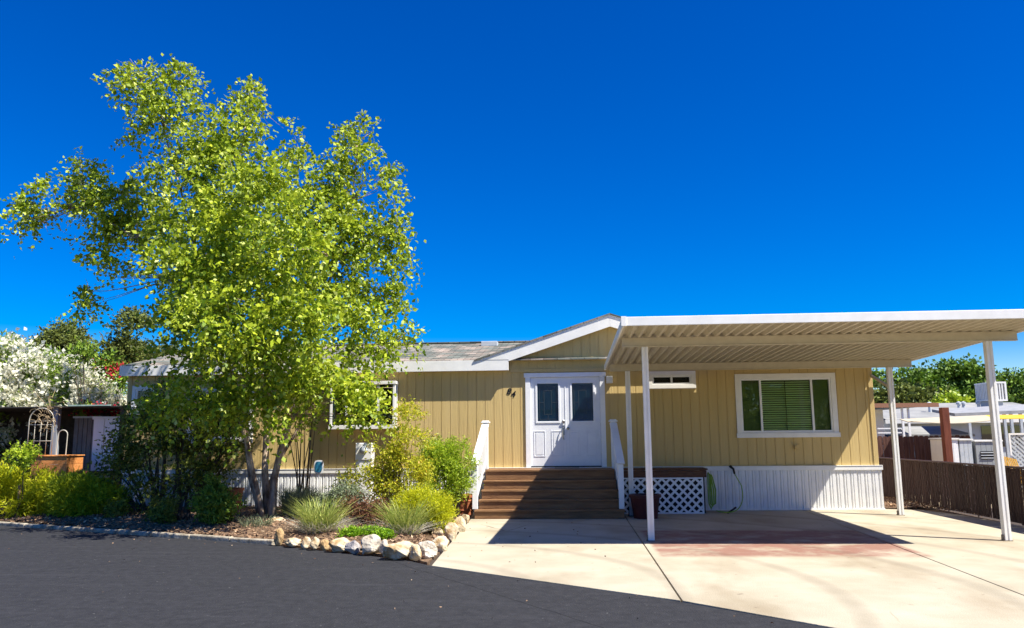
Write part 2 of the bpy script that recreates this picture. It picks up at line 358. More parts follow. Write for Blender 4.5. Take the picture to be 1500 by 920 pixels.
MULCH = mat('brown mulch', (.06, .034, .022), (.26, .17, .10), .95, 14, 1., 30, detail=9)
def bed(name, poly, zfun, step=.22):
    """soil surface grid clipped to a polygon in XY"""
    xs = [p[0] for p in poly]; ys = [p[1] for p in poly]
    def inside(x, y):
        c = False; n = len(poly)
        for i in range(n):
            x1, y1 = poly[i]; x2, y2 = poly[(i+1) % n]
            if (y1 > y) != (y2 > y) and x < (x2-x1)*(y-y1)/(y2-y1)+x1: c = not c
        return c
    def edge_d(x, y):
        d = 9
        for i in range(len(poly)):
            a = Vector(poly[i]); b = Vector(poly[(i+1) % len(poly)]); p = Vector((x, y)); t = max(0, min(1, (p-a).dot(b-a)/(b-a).length_squared)); d = min(d, (p-a-(b-a)*t).length)
        return d
    nx = int((max(xs)-min(xs))/step)+1; ny = int((max(ys)-min(ys))/step)+1
    mb = MB(); idx = {}
    for i in range(nx+1):
        for j in range(ny+1):
            x = min(xs)+i*step; y = min(ys)+j*step
            if inside(x, y):
                idx[i, j] = len(mb.v); mb.v.append((x, y, zfun(x, y, edge_d(x, y))))
    for (i, j), k in idx.items():
        if (i+1, j) in idx and (i, j+1) in idx and (i+1, j+1) in idx: mb.f.append((k, idx[i+1, j], idx[i+1, j+1], idx[i, j+1]))
    mb.slab(poly, -.056, -.004)
    return tag(mb.build(name, MULCH), kind='structure'), inside, edge_d
bedpoly = [(-22, 20.8), (-11.5, 15.88), (-4.9, 13.0), (-3.0, 11.9), (-2.2, 11.35), (-1.95, 11.0), (-1.93, 12.5), (-2.15, 16.7), (-2.25, 18.5), (-22, 24)]
def bedz(x, y, d): return .02+.10*min(1, d/.9)+.03*noise.noise(Vector((x*1.5, y*1.5, 0)))
_, bed_in, bed_d = bed('planting_bed', bedpoly, bedz)
sidepoly = [(6.84, 18.64), (7.74, 18.4), (7.95, 17.3), (8.05, 16.0), (8.12, 30), (6.84, 30)]
_, side_in, side_d = bed('side_bed', sidepoly, lambda x, y, d: .01+.03*min(1, d/.3))
def chips(name, n, x0, x1, y0, y1, inside, zf, label):
    P = []
    while len(P) < n:
        x = random.uniform(x0, x1); y = random.uniform(y0, y1)
        if inside(x, y): P.append((x, y, zf(x, y)+.012))
    P = np.array(P); D = rng.normal(size=(len(P), 3))*np.array([1, 1, .25])
    o = quads_object(name, leaf_quads(P, D, .03+.05*rng.random(len(P)), .45, .1), CHIP)
    return tag(o, label, 'bark chips', kind='stuff')
chips('bark_chips', 16000, -14, -2, 11, 19, bed_in, lambda x, y: bedz(x, y, bed_d(x, y)), 'loose brown bark chips covering the planting bed by the road')
chips('wood_mulch', 6000, 6.84, 8.1, 16, 26, side_in, lambda x, y: .04, 'orange brown wood mulch strip between house and slatted fence')

# kerb along the bed
kb = MB(); kp = [(-22, 20.62), (-11.54, 15.8), (-8.2, 14.33), (-4.75, 12.9)]
for a, b in zip(kp, kp[1:]):
    A = Vector(a); B = Vector(b); n = int((B-A).length/1.2)+1
    for i in range(n):
        p = A.lerp(B, i/n); q = A.lerp(B, (i+1)/n); jx, jz = random.gauss(0, .008), random.gauss(0, .006); kb.bar((p.x, p.y+jx, .006+jz), ((q-(q-p).normalized()*.006).x, (q-(q-p).normalized()*.006).y+jx, .006), .11, .10)
tag(kb.build('kerb', mat('kerb concrete', (.20, .165, .115), (.46, .41, .32), .9, 6, .8, 25), bevel=.02), kind='structure')

# ------------------------------------------------------------------ the home
D = 18.4; XL, XR = -10.5, 6.77; ZS = .955; YB = 26.0
EO = .165; YE = D-EO
home = thing('manufactured_home', 'long tan manufactured home with white trim, grey shingle roof and double front doors', 'house', (-1.8, D+3.5, 0))
openings = [(-.98, .79, .96, 3.07), (3.86, 5.86, 1.70, 2.90), (1.90, 2.78, 2.78, 3.02), (-5.42, -4.06, 1.90, 2.88), (-8.9, -7.5, 1.68, 2.75), (-10.3, -9.85, 2.35, 2.85)]
def siding(mb, x0, x1, z0, ztop, y, holes, pitch=.203, gw=.012, gd=.012, x_ref=0.1):
    edges = [x0, x1]
    k0 = math.floor((x0-x_ref)/pitch); xs = [x_ref+k*pitch for k in range(k0, k0+int((x1-x0)/pitch)+3)]
    segs = []; cur = x0
    for gx in xs:
        if gx <= x0+gw or gx >= x1-gw: continue
        segs.append((cur, gx-gw/2, 0)); segs.append((gx-gw/2, gx+gw/2, 1)); cur = gx+gw/2
    segs.append((cur, x1, 0))
    cuts = sorted({h[0] for h in holes}|{h[1] for h in holes})
    fin = []
    for a, b, gr in segs:
        pts = [a]+[c for c in cuts if a+1e-5 < c < b-1e-5]+[b]
        fin += [(p, q, gr) for p, q in zip(pts, pts[1:])]
    def spans(xm, a, b):
        zs = [(z0, None)]
        hs = sorted([(h[2], h[3]) for h in holes if h[0] < xm < h[1]])
        out = []; lo = z0
        for h0, h1 in hs:
            if h0 > lo: out.append((lo, h0))
            lo = max(lo, h1)
        out.append((lo, None)); return out
    for a, b, gr in fin:
        yy = y+gd*gr
        for lo, hi in spans((a+b)/2, a, b):
            ta = hi if hi is not None else ztop(a); tb = hi if hi is not None else ztop(b)
            if ta-lo < .001 and tb-lo < .001: continue
            mb.add([(a, yy, lo), (b, yy, lo), (b, yy, tb), (a, yy, ta)], [(0, 1, 2, 3)])
            if gr:
                mb.add([(a, y, lo), (a, yy, lo), (a, yy, ta), (a, y, ta)], [(0, 1, 2, 3)])
                mb.add([(b, yy, lo), (b, y, lo), (b, y, tb), (b, yy, tb)], [(0, 1, 2, 3)])
fw = MB(); siding(fw, XL, XR, ZS, lambda x: 3.40, D, openings)
# returns of the window and door openings, rear shell
for h in openings:
    x0, x1, z0, z1 = h; y1 = D+.12
    fw.add([(x0, D, z0), (x0, y1, z0), (x0, y1, z1), (x0, D, z1)], [(0, 1, 2, 3)]); fw.add([(x1, D, z0), (x1, y1, z0), (x1, y1, z1), (x1, D, z1)], [(3, 2, 1, 0)])
    fw.add([(x0, D, z1), (x1, D, z1), (x1, y1, z1), (x0, y1, z1)], [(0, 1, 2, 3)]); fw.add([(x0, D, z0), (x1, D, z0), (x1, y1, z0), (x0, y1, z0)], [(3, 2, 1, 0)])
fw.build('front_wall', SIDING, home)
sh = MB()
for x in (XL, XR-.02): sh.box(x, x+.02, D+.02, YB, 0, 3.4)
sh.box(XL, XR, YB, YB+.02, 0, 3.4)
sh.add([(XL, D+.1, 3.4), (XL, YB, 3.4), (XL, (D+YB)/2, 4.22)], [(0, 1, 2)]); sh.add([(XR, D+.1, 3.4), (XR, YB, 3.4), (XR, (D+YB)/2, 4.22)], [(0, 1, 2)])
sh.build('outer_wall', SIDING, home)
MB().box(XL+.05, XR-.05, D+.14, D+.16, .05, 3.3).build('painted_room_dark', DARK, home)  # black panel behind the openings, paints the darkness of the rooms
for xa_, xb_ in ((XR-.09, XR+.012), (XL-.01, XL+.09)): MB().box(xa_, xb_, D-.018, D+.012, ZS, 3.2).build('corner_board', SIDING, home, bevel=.004)
# skirting: ribbed metal panels
sk = MB(); x = XL; yS = D-.03; prof = []
while x < XR+.02:
    prof += [(x, yS), (x+.055, yS), (x+.068, yS+.022), (x+.085, yS+.022), (x+.098, yS), (x+.118, yS), (x+.126, yS+.012), (x+.14, yS+.012), (x+.148, yS)]
    x += .152
prof = [p for p in prof if p[0] < XR+.05]+[(XR+.05, yS)]
for (xa, ya), (xb, yb) in zip(prof, prof[1:]): sk.add([(xa, ya, 0.01), (xb, yb, 0.01), (xb, yb, .865), (xa, ya, .865)], [(0, 1, 2, 3)])
sk.box(XR+.03, XR+.05, yS+.002, YB, .01, .865)
sk.build('skirting', SKIRT, home)
st = MB(); st.box(XL-.02, XR+.075, D-.055, D-.004, .86, .95); st.box(XL-.02, XR+.075, D-.065, D-.004, .951, .962); st.box(XL, XR+.06, D-.05, D-.025, .0, .03); st.build('skirting_trim', TRIM, home, bevel=.004)
# main roof
PITCHY = (D+YB)/2; ZR = 4.27; ZE = 3.415
rf = MB()
def roof_z(y): return ZE+(ZR-ZE)*(y-YE)/(PITCHY-YE)
xl, xr = XL-.1, XR+.15
rf.add([(xl, YE-.02, ZE), (xr, YE-.02, ZE), (xr, PITCHY, ZR), (xl, PITCHY, ZR), (xl, YE-.02, ZE-.03), (xr, YE-.02, ZE-.03), (xr, PITCHY, ZR-.03), (xl, PITCHY, ZR-.03)],
       [(0, 1, 2, 3), (7, 6, 5, 4), (0, 4, 5, 1), (1, 5, 6, 2), (3, 7, 4, 0)])
yb2 = 2*PITCHY-YE+.02
rf.add([(xl, yb2, ZE), (xr, yb2, ZE), (xr, PITCHY, ZR), (xl, PITCHY, ZR)], [(3, 2, 1, 0)])
def shingle_mat():
    M = mat('asphalt shingles', (.20, .19, .16), (.48, .44, .37), .9, 3, .6, 60)
    t = M.node_tree; b = t.nodes['Principled BSDF']; tc = [n for n in t.nodes if n.type == 'TEX_COORD'][0]
    br = t.nodes.new('ShaderNodeTexBrick'); br.inputs['Scale'].default_value = 1; br.inputs['Brick Width'].default_value = .31; br.inputs['Row Height'].default_value = .15
    br.inputs['Mortar Size'].default_value = .009; br.inputs['Color1'].default_value = (.33, .36, .34, 1); br.inputs['Color2'].default_value = (.13, .15, .14, 1); br.inputs['Mortar'].default_value = (.06, .05, .04, 1)
    br.inputs['Bias'].default_value = 0
    br2 = t.nodes.new('ShaderNodeTexNoise'); br2.inputs['Scale'].default_value = 1.8; br2.inputs['Detail'].default_value = 8
    rr = t.nodes.new('ShaderNodeValToRGB'); rr.color_ramp.elements[0].position = .45; rr.color_ramp.elements[1].position = .6
    rr.color_ramp.elements[0].color = (.62, .62, .58, 1); rr.color_ramp.elements[1].color = (1.25, .95, .85, 1)
    t.links.new(tc.outputs['Object'], br.inputs[0]); t.links.new(tc.outputs['Object'], br2.inputs[0]); t.links.new(br2.outputs[0], rr.inputs[0])
    mx = t.nodes.new('ShaderNodeMix'); mx.data_type = 'RGBA'; mx.blend_type = 'MULTIPLY'; mx.inputs['Factor'].default_value = 1
    t.links.new(br.outputs[0], mx.inputs['A']); t.links.new(rr.outputs[0], mx.inputs['B']); t.links.new(mx.outputs['Result'], b.inputs['Base Color'])
    return M
SHIN = shingle_mat()
roof = rf.build('roof', SHIN, home)
cap = MB(); cap.bar((xl, PITCHY, ZR+.015), (xr, PITCHY, ZR+.015), .26, .03); cap.build('ridge_cap', SHIN, roof)
vt = MB(); p = at(718, 507, Y=PITCHY-.6); vt.box(p[0]-.22, p[0]+.22, PITCHY-.9, PITCHY-.5, roof_z(PITCHY-.9), roof_z(PITCHY-.5)+.05); vt.build('roof_vent', METALG, roof, bevel=.01)
for xa_, xb_ in ((xl, -1.37), (3.31, xr)): fq = MB().box(xa_, xb_, YE-.04, YE, 3.16, 3.40).build('eave_fascia', TRIM, home, bevel=.004); MB().box(xa_, xb_, YE+.001, D-.002, 3.17, 3.19).build('eave_soffit', TRIM, home)
for x in (xl-.03, xr): MB().add([(x, YE-.04, 3.18), (x+.03, YE-.04, 3.18), (x+.03, YE-.04, 3.40), (x, YE-.04, 3.40), (x, PITCHY, 4.03), (x+.03, PITCHY, 4.03), (x+.03, PITCHY, 4.25), (x, PITCHY, 4.25)], [(0, 1, 2, 3), (0, 3, 7, 4), (1, 5, 6, 2), (0, 4, 5, 1), (4, 7, 6, 5), (3, 2, 6, 7)]).build('gable_end_board', TRIM, home)
# entry gable
GX, GZ, GS = .97, 4.40, .325
gw_ = MB(); siding(gw_, GX-2.33, GX+2.33, 3.20, lambda x: max(3.2, GZ-.12-GS*abs(x-GX)), D-.012, []); gw_.build('gable_wall', SIDING, home)
MB().box(GX-2.32, GX+2.32, D-.03, D-.014, 3.12, 3.20).build('gable_band', SIDING, home, bevel=.003)
rk = MB(); y0, y1 = YE-.045, YE-.005; hw = 3.05
def rake(sgn):
    P = [(GX+sgn*hw, GZ-GS*hw), (GX, GZ), (GX, GZ-.27), (GX+sgn*2.34, GZ-.27-GS*2.34), (GX+sgn*2.34, 3.405), (GX+sgn*2.6, 3.405)]
    return P
for s_ in (-1, 1):
    o_ = MB(); Pp = rake(s_); o_.prism(Pp if s_ < 0 else [(x, z) for x, z in Pp][::-1], y0-(.002 if s_ > 0 else 0), y1); o_.build('rake_board', TRIM, home)
gr = MB()
for s_ in (-1, 1):
    xe = GX+s_*(hw+.08); ze = GZ-GS*(hw+.08)+.03; zt = GZ+.035
    yk = YE-.07; yb_ = YE+(GZ-ZE)/((ZR-ZE)/(PITCHY-YE)) ; yb_ = min(yb_, PITCHY)
    vs = [(xe, yk, ze), (GX, yk, zt), (GX, yb_, zt), (xe, yk+.1, ze), (xe, yk, ze-.035), (GX, yk, zt-.035), (GX, yb_, zt-.035)]
    gr.add(vs, [(0, 1, 2, 3) if s_ < 0 else (3, 2, 1, 0), (4, 5, 1, 0) if s_ < 0 else (0, 1, 5, 4), (4, 6, 5)])
gr.build('gable_roof', SHIN, home)
sf = MB()
for s_ in (-1, 1):
    a = (GX+s_*2.34, 3.42-.05+.02); b = (GX, GZ-.14)
    sf.add([(a[0], y1, GZ-.14-GS*2.34), (GX, y1, GZ-.14), (GX, D-.013, GZ-.14), (a[0], D-.013, GZ-.14-GS*2.34)], [(0, 1, 2, 3)])
sf.build('soffit', TRIM, home)

# double doors
df = MB(); df.box(-1.0, -.885, D-.035, D+.05, .965, 3.09); df.box(.705, .82, D-.035, D+.05, .965, 3.09); df.box(-1.03, .85, D-.042, D+.05, 3.0, 3.10)
dfo = df.build('door_frame', WHITE, home, bevel=.005)
MB().box(-.884, .704, D-.05, D+.05, .955, .985).build('threshold', mat('dark sill', (.03, .03, .03), rough=.4), dfo)
DGLASS = mat('door glass', (.004, .02, .03), rough=.03, spec=1.0); DGLASS.node_tree.nodes['Principled BSDF'].inputs['IOR'].default_value = 2.3
MULL = mat('leaded glass came', (.05, .065, .07), rough=.4)
for x0, x1, hs in ((-.882, -.092, 1), (-.088, .702, -1)):
    d = MB(); yD = D+.005
    cx = (x0+x1)/2; gx0, gx1, gz0, gz1 = cx-.245, cx+.245, 1.99, 2.86
    for h in [(x0, gx0, .99, 2.995), (gx1, x1, .99, 2.995), (gx0, gx1, gz1, 2.995), (gx0, gx1, .99, gz0)]: d.box(h[0], h[1], yD, yD+.045, h[2], h[3])
    dd = d.build('door', DOORW, home)
    tr = MB(); tr.frame(gx0-.04, gx1+.04, gz0-.04, gz1+.04, .045, yD-.016, yD-.001); tr.build('glass_surround', DOORW, dd, bevel=.006)
    for px_ in (cx-.2, cx+.2):
        q = MB(); q.frame(px_-.13, px_+.13, 1.2, 1.78, .018, yD-.009, yD-.001); q.box(px_-.085, px_+.085, yD-.007, yD-.001, 1.245, 1.735); q.build('raised_panel', DOORW, dd, bevel=.005)
    MB().box(gx0, gx1, yD+.018, yD+.026, gz0, gz1).build('glass_pane', DGLASS, dd)
    c_ = MB(); c_.frame(gx0+.05, gx1-.05, gz0+.05, gz1-.05, .008, yD+.012, yD+.0175); c_.frame(cx-.09, cx+.09, gz0+.16, gz1-.16, .008, yD+.012, yD+.0175)
    c_.box(cx-.004, cx+.004, yD+.012, yD+.0175, gz0+.058, gz0+.16); c_.box(cx-.004, cx+.004, yD+.012, yD+.0175, gz1-.16, gz1-.058)
    c_.box(gx0+.058, cx-.09, yD+.012, yD+.0175, 2.42, 2.428); c_.box(cx+.09, gx1-.058, yD+.012, yD+.0175, 2.42, 2.428)
    c_.build('leaded_came', MULL, dd)
    if hs == 1:
        MB().tube([(-.135, yD-.04, 1.99), (-.135, yD, 1.99)], .032, 16).build('deadbolt', NICKEL, dd, smooth=True)
        MB().box(-.16, -.11, yD-.015, yD-.001, 1.68, 1.9).tube([(-.135, yD-.012, 1.86), (-.15, yD-.06, 1.85), (-.16, yD-.075, 1.75), (-.15, yD-.06, 1.62), (-.135, yD-.012, 1.58)], [.012, .012, .014, .012, .012], 8).build('door_handle', NICKEL, dd, bevel=.003)
    else:
        MB().tube([(-.03, yD-.05, 1.83), (-.03, yD-.001, 1.83)], [.03, .018], 16).build('door_knob', NICKEL, dd, smooth=True)
MB().box(-.1, -.08, D-.004, D+.004, .99, 2.995).build('astragal', DOORW, home, bevel=.003)

# windows
def window(x0, x1, z0, z1, panes, trim=.1, sill=True, blinds=None, name='window'):
    f = MB(); f.frame(x0-trim, x1+trim, z0-trim, z1+trim, trim, D-.03, D+.001)
    if sill: f.box(x0-trim-.02, x1+trim+.02, D-.06, D-.031, z0-trim-.01, z0-.02)
    w = f.build(name, TRIM, home, bevel=.004)
    s = MB(); s.frame(x0+.001, x1-.001, z0+.001, z1-.001, .035, D-.012, D+.06)
    for a, b in zip(panes, panes[1:]):
        if b is not panes[-1]: s.box(b-.022, b+.022, D-.006, D+.055, z0+.036, z1-.036)
    s.build('window_sash', WHITE, w, bevel=.003)
    for a, b in zip(panes, panes[1:]):
        MB().box(a+.02, b-.02, D+.03, D+.034, z0+.036, z1-.036).build('window_pane', GLASSC, w)
    if blinds:
        bl = MB(); z = z0+.05
        while z < z1-.04:
            bl.add([(blinds[0], D+.07, z), (blinds[1], D+.07, z), (blinds[1], D+.10, z+.034), (blinds[0], D+.10, z+.034)], [(0, 1, 2, 3)]); z += .05
        bl.build('blinds', mat('pale green blinds', (.58, .76, .38), rough=.6), w)
    return w
def clear_glass():
    M = bpy.data.materials.new('window glass'); M.use_nodes = True; t = M.node_tree; out = t.nodes['Material Output']; t.nodes.remove(t.nodes['Principled BSDF'])
    gl = t.nodes.new('ShaderNodeBsdfGlossy'); gl.inputs['Roughness'].default_value = .015; tr = t.nodes.new('ShaderNodeBsdfTransparent'); tr.inputs[0].default_value = (.93, .97, .93, 1)
    mx = t.nodes.new('ShaderNodeMixShader'); lw = t.nodes.new('ShaderNodeFresnel'); lw.inputs[0].default_value = 1.42
    t.links.new(lw.outputs[0], mx.inputs[0]); t.links.new(tr.outputs[0], mx.inputs[1]); t.links.new(gl.outputs[0], mx.inputs[2]); t.links.new(mx.outputs[0], out.inputs[0])
    return M
GLASSC = clear_glass()
w = window(3.86, 5.86, 1.70, 2.90, [3.88, 4.31, 5.44, 5.84], .11, blinds=(4.33, 5.42))
MB().add([(3.9, D+.095, 1.72), (4.3, D+.095, 1.72), (4.3, D+.095, 2.88), (3.9, D+.095, 2.88)], [(0, 1, 2, 3)]).build('side_curtain', mat('dark green curtain', (.09, .13, .05), rough=.8), w); MB().add([(5.45, D+.095, 1.72), (5.84, D+.095, 1.72), (5.84, D+.095, 2.88), (5.45, D+.095, 2.88)], [(0, 1, 2, 3)]).build('side_curtain', mat('dark green curtain', (.09, .13, .05)), w)
MB().box(4.86, 4.872, D+.04, D+.05, 1.75, 2.85).build('window_cord', BLACK, w)
window(1.90, 2.78, 2.80, 3.00, [1.92, 2.34, 2.76], .1, sill=False)
window(-8.9, -7.5, 1.68, 2.75, [-8.88, -8.2, -7.52], .1)
window(-10.3, -9.85, 2.35, 2.85, [-10.28, -9.87], .09)
# bay (garden) window left of the doors
bx0, bx1, bz0, bz1, by = -5.5, -3.98, 1.86, 2.95, D-.27
b = MB(); b.box(bx0-.02, bx1+.02, by-.02, D-.002, bz0, bz0+.09); b.box(bx0-.02, bx1+.02, by-.02, D-.002, bz1-.07, bz1)
for x in (bx0, bx1-.055): b.box(x, x+.055, by, by+.055, bz0+.09, bz1-.07); b.box(x, x+.055, D-.057, D-.002, bz0+.09, bz1-.07)
for x in (bx0+.36, bx1-.42): b.box(x, x+.05, by+.003, by+.05, bz0+.09, bz1-.07)
bay = b.build('bay_window', TRIM, home, bevel=.004)
for a, c in ((bx0+.055, bx0+.36), (bx0+.41, bx1-.42), (bx1-.37, bx1-.055)): MB().box(a, c, by+.02, by+.025, bz0+.09, bz1-.07).build('window_pane', GLASSC, bay)
for x in (bx0+.02, bx1-.03): MB().box(x, x+.005, by+.055, D-.06, bz0+.09, bz1-.07).build('window_pane', GLASSC, bay)
# house number
def digit(ch, x, z, size):
    cu = bpy.data.curves.new('digit', 'FONT'); cu.body = ch; cu.size = size; cu.shear = .28; cu.extrude = .004; cu.offset = .003
    t = bpy.data.objects.new('tmp', cu); COL.objects.link(t); dg = bpy.context.evaluated_depsgraph_get(); dg.update()
    me = bpy.data.meshes.new_from_object(t.evaluated_get(dg)); bpy.data.objects.remove(t)
    mb = MB(); mb.add([(x+v.co.x, D-.006-v.co.z, z+v.co.y) for v in me.vertices], [tuple(p.vertices) for p in me.polygons])
    mb.build('number_digit', BLACK, home)
digit('8', -1.44, 2.62, .2); digit('4', -1.34, 2.555, .2)
# porch lamp, hose bib box
lp = MB(); lp.box(.86, 1.0, D-.12, D-.002, 2.84, 3.0); l_ = lp.build('porch_lamp', WHITE, home, bevel=.01)
lv = MB()
for k in range(3): lv.box(.855, 1.005, D-.128, D-.002, 2.86+.045*k, 2.868+.045*k)
lv.build('lamp_louvre', TRIM, l_)
q = MB(); q.box(4.98, 5.1, D-.05, D-.001, 1.32, 1.42); q.tube([(5.0, D-.05, 1.37), (4.98, D-.12, 1.37)], [.035, .03], 12); q.build('outlet_box', SIDING, home, bevel=.008)

# ------------------------------------------------------------------ porch steps
steps = thing('porch_steps', 'brown stained wooden porch steps with white railings below the double doors', 'steps', (-.45, 17.4, 0))
fr = [16.6, 16.82, 17.04, 17.26, 17.5]; hz = [.18, .365, .55, .735, .945]; half = [1.53, 1.46, 1.43, 1.41, 1.39]
for k in range(5):
    y0 = fr[k]; z = hz[k]; yn = fr[k+1]+.04 if k < 4 else D-.06; c = -.45
    MB().box(c-half[k], c+half[k], y0-.025, yn, z-.038, z).build('tread', STAIN, steps, bevel=.006)
    zb = hz[k-1] if k else 0
    MB().box(c-half[k]+.01, c+half[k]-.01, y0, y0+.03, zb+.002, z-.04).build('riser', STAIN, steps, bevel=.004)
for s_ in (-1, 1):
    sg = MB(); x = -.45+s_*1.37; P_ = [(16.64, 0)]
    for k in range(5): P_ += [(fr[k]+.032, hz[k]-.042)] if k == 0 else [(fr[k]+.032, hz[k-1]-.042), (fr[k]+.032, hz[k]-.042)]
    P_ += [(D-.07, hz[4]-.042), (D-.07, 0)]
    n = len(P_); vs = [(x-.02, y, z) for y, z in P_]+[(x+.02, y, z) for y, z in P_]
    sg.add(vs, [tuple(range(n)), tuple(range(2*n-1, n-1, -1))]+[(i, (i+1) % n, (i+1) % n+n, i+n) for i in range(n)]); sg.build('stringer', STAIN2, steps)
MB().box(-.35, .2, D-.5, D-.1, .948, .962).build('door_mat', mat('grey mat', (.16, .15, .14), (.28, .25, .2), .9, 20), steps)
for s_, x, xb2 in ((-1, -1.87, -1.98), (1, .96, 1.03)):
    r = MB(); ya, yb = 16.8, 17.9
    r.bar((x, yb-.05, 1.86), (xb2, ya-.02, 1.03), .04, .08)
    rl = r.build('railing', WHITE, steps, bevel=.006)
    MB().box(x-.055, x+.055, yb-.055, yb+.055, .948, 1.96).build('newel_post', WHITE, rl, bevel=.006); MB().box(xb2-.055, xb2+.055, ya-.055, ya+.055, .184, 1.07).build('newel_post', WHITE, rl, bevel=.006)
    cp = MB(); cp.box(x-.095, x+.095, yb-.095, yb+.095, 1.962, 1.99); cp.box(x-.07, x+.07, yb-.07, yb+.07, 1.992, 2.015); cp.build('post_cap', WHITE, rl, bevel=.006)
    hr = MB(); hr.bar((x, yb-.06, 1.93), (xb2, ya-.12, 1.09), .16, .035); hr.build('handrail', WHITE, rl, bevel=.005); MB().bar((x, yb-.05, 1.13), (xb2, ya+.05, .33), .04, .08).build('bottom_rail', WHITE, rl, bevel=.005)
    for k in range(1, 8):
        y = yb+(ya-yb)*k/8; t = k/8; xm = x+(xb2-x)*t; MB().box(xm-.018, xm+.018, y-.018, y+.018, 1.11+(.33-1.13)*t, 1.84+(1.03-1.86)*t).build('baluster', WHITE, rl)
# side deck with lattice
dk = thing('side_deck', 'low brown deck with white lattice skirt right of the porch steps', 'deck', (2.0, 18, 0))
m_ = MB(); y = 17.62
while y < D-.1: m_.box(1.06, 2.93, y, y+.13, .91, .945); y += .137
m_.build('deck_boards', STAIN2, dk, bevel=.004)
MB().box(1.06, 2.90, 17.6, 17.635, .76, .905).build('rim_board', STAIN2, dk, bevel=.004)
MB().box(2.865, 2.9, 17.64, D-.06, .76, .905).build('rim_board', STAIN2, dk, bevel=.004)
lt = MB(); X0, X1, Z0, Z1 = 1.1, 2.8, .02, .76
def clipseg(px, pz, dx, dz):
    t0, t1 = -9, 9
    for p_, d_, lo, hi in ((px, dx, X0, X1), (pz, dz, Z0, Z1)):
        a, b_ = (lo-p_)/d_, (hi-p_)/d_
        if a > b_: a, b_ = b_, a
        t0, t1 = max(t0, a), min(t1, b_)
    return (t0, t1) if t1-t0 > .03 else None
for sgn in (1, -1):
    k = -2.0
    while k < 4:
        px_ = X0+k; c = clipseg(px_, Z0, sgn*.7071, .7071)
        if c: lt.bar((px_+sgn*.7071*c[0], 17.622+.008*sgn, Z0+.7071*c[0]), (px_+sgn*.7071*c[1], 17.622+.008*sgn, Z0+.7071*c[1]), .008, .04, up=(0, 0, 1)) if False else lt.add(
            [Vector((px_+sgn*.7071*c[i]+ox, 17.622+.008*sgn+oy, Z0+.7071*c[i]+oz)) for i in (0, 1) for ox, oy, oz in ((-(.7071*.0235)*sgn, -.004, (.7071*.0235)), ((.7071*.0235)*sgn, -.004, -(.7071*.0235)), ((.7071*.0235)*sgn, .004, -(.7071*.0235)), (-(.7071*.0235)*sgn, .004, (.7071*.0235)))],
            [(0, 1, 5, 4), (1, 2, 6, 5), (2, 3, 7, 6), (3, 0, 4, 7), (3, 2, 1, 0), (4, 5, 6, 7)])
        k += .178
lt.build('lattice', WHITE, dk)
MB().box(1.1, 2.85, 17.66, 17.68, .01, .9).build('painted_deck_shade', DARK, dk); MB().box(2.84, 2.86, 17.682, D-.1, .01, .755).build('painted_deck_shade', DARK, dk)  # black sheets behind the lattice paint the shade under the deck
lf = MB(); lf.frame(X0-.02, X1+.02, 0.003, .758, .03, 17.60, 17.612); lf.build('lattice_frame', WHITE, dk)

# ------------------------------------------------------------------ carport
cx0, cx1, cyf, cyb = .84, 7.2, 11.87, 18.21
cp = thing('carport', 'white metal carport with ribbed pan roof and four square posts', 'carport', (4, 15, 0))
def dz_(y): return 3.275-.020*(y-11.95)
d = MB(); prof = []; x = cx0-.001
while x < cx1-.16:
    prof += [(x, 0), (x+.04, 0), (x+.08, .065), (x+.115, .065), (x+.155, 0)]; x += .156
prof.append((cx1+.001, 0))
for (xa, za), (xb, zb) in zip(prof, prof[1:]):
    d.add([(xa, cyf+.02, dz_(cyf)+za), (xb, cyf+.02, dz_(cyf)+zb), (xb, cyb, dz_(cyb)+zb), (xa, cyb, dz_(cyb)+za)], [(0, 1, 2, 3)])
d.build('roof_pan', DECKM, cp)
f = MB(); f.box(cx0-.02, cx1+.02, cyf-.03, cyf-.005, dz_(cyf)-.005, dz_(cyf)+.13); f.box(cx0-.02, cx1+.02, cyf-.004, cyf+.06, dz_(cyf)-.005, dz_(cyf)+.01) if False else None
f.build('front_fascia', TRIM, cp, bevel=.006)
for x in (cx0-.03, cx1): 
    e = MB(); e.add([(x, cyf, dz_(cyf)-.02), (x+.03, cyf, dz_(cyf)-.02), (x+.03, cyb, dz_(cyb)-.02), (x, cyb, dz_(cyb)-.02), (x, cyf, dz_(cyf)+.12), (x+.03, cyf, dz_(cyf)+.12), (x+.03, cyb, dz_(cyb)+.09), (x, cyb, dz_(cyb)+.09)],
                    [(0, 3, 2, 1), (4, 5, 6, 7), (0, 1, 5, 4), (1, 2, 6, 5), (2, 3, 7, 6), (3, 0, 4, 7)]); e.build('side_fascia', TRIM, cp, bevel=.004)
MB().box(cx0-.045, cx0+.03, cyf-.05, cyf-.031, dz_(cyf)-.01, dz_(cyf)+.136).build('corner_cap', TRIM, cp, bevel=.003)
MB().box(cx0, cx1, cyb+.001, cyb+.006, dz_(cyb)-.03, dz_(cyb)+.075).build('rear_shadow_strip', DECKM, cp)  # added strip closing the ribs, so the roof's shadow edge falls straight
for y, b0 in ((13.2, 0), (17.2, 0)):
    zt = dz_(y)-.002; bm = MB(); bm.box(cx0+.05, cx1-.05, y-.035, y-.029, zt-.15, zt); bm.box(cx0+.05, cx1-.05, y-.028, y+.03, zt-.15, zt-.143); bm.box(cx0+.05, cx1-.05, y-.028, y+.03, zt-.008, zt-.001); bm.box(cx0+.05, cx1-.05, y-.05, y-.036, zt-.15, zt-.137)
    bm.build('beam', DECKM, cp)
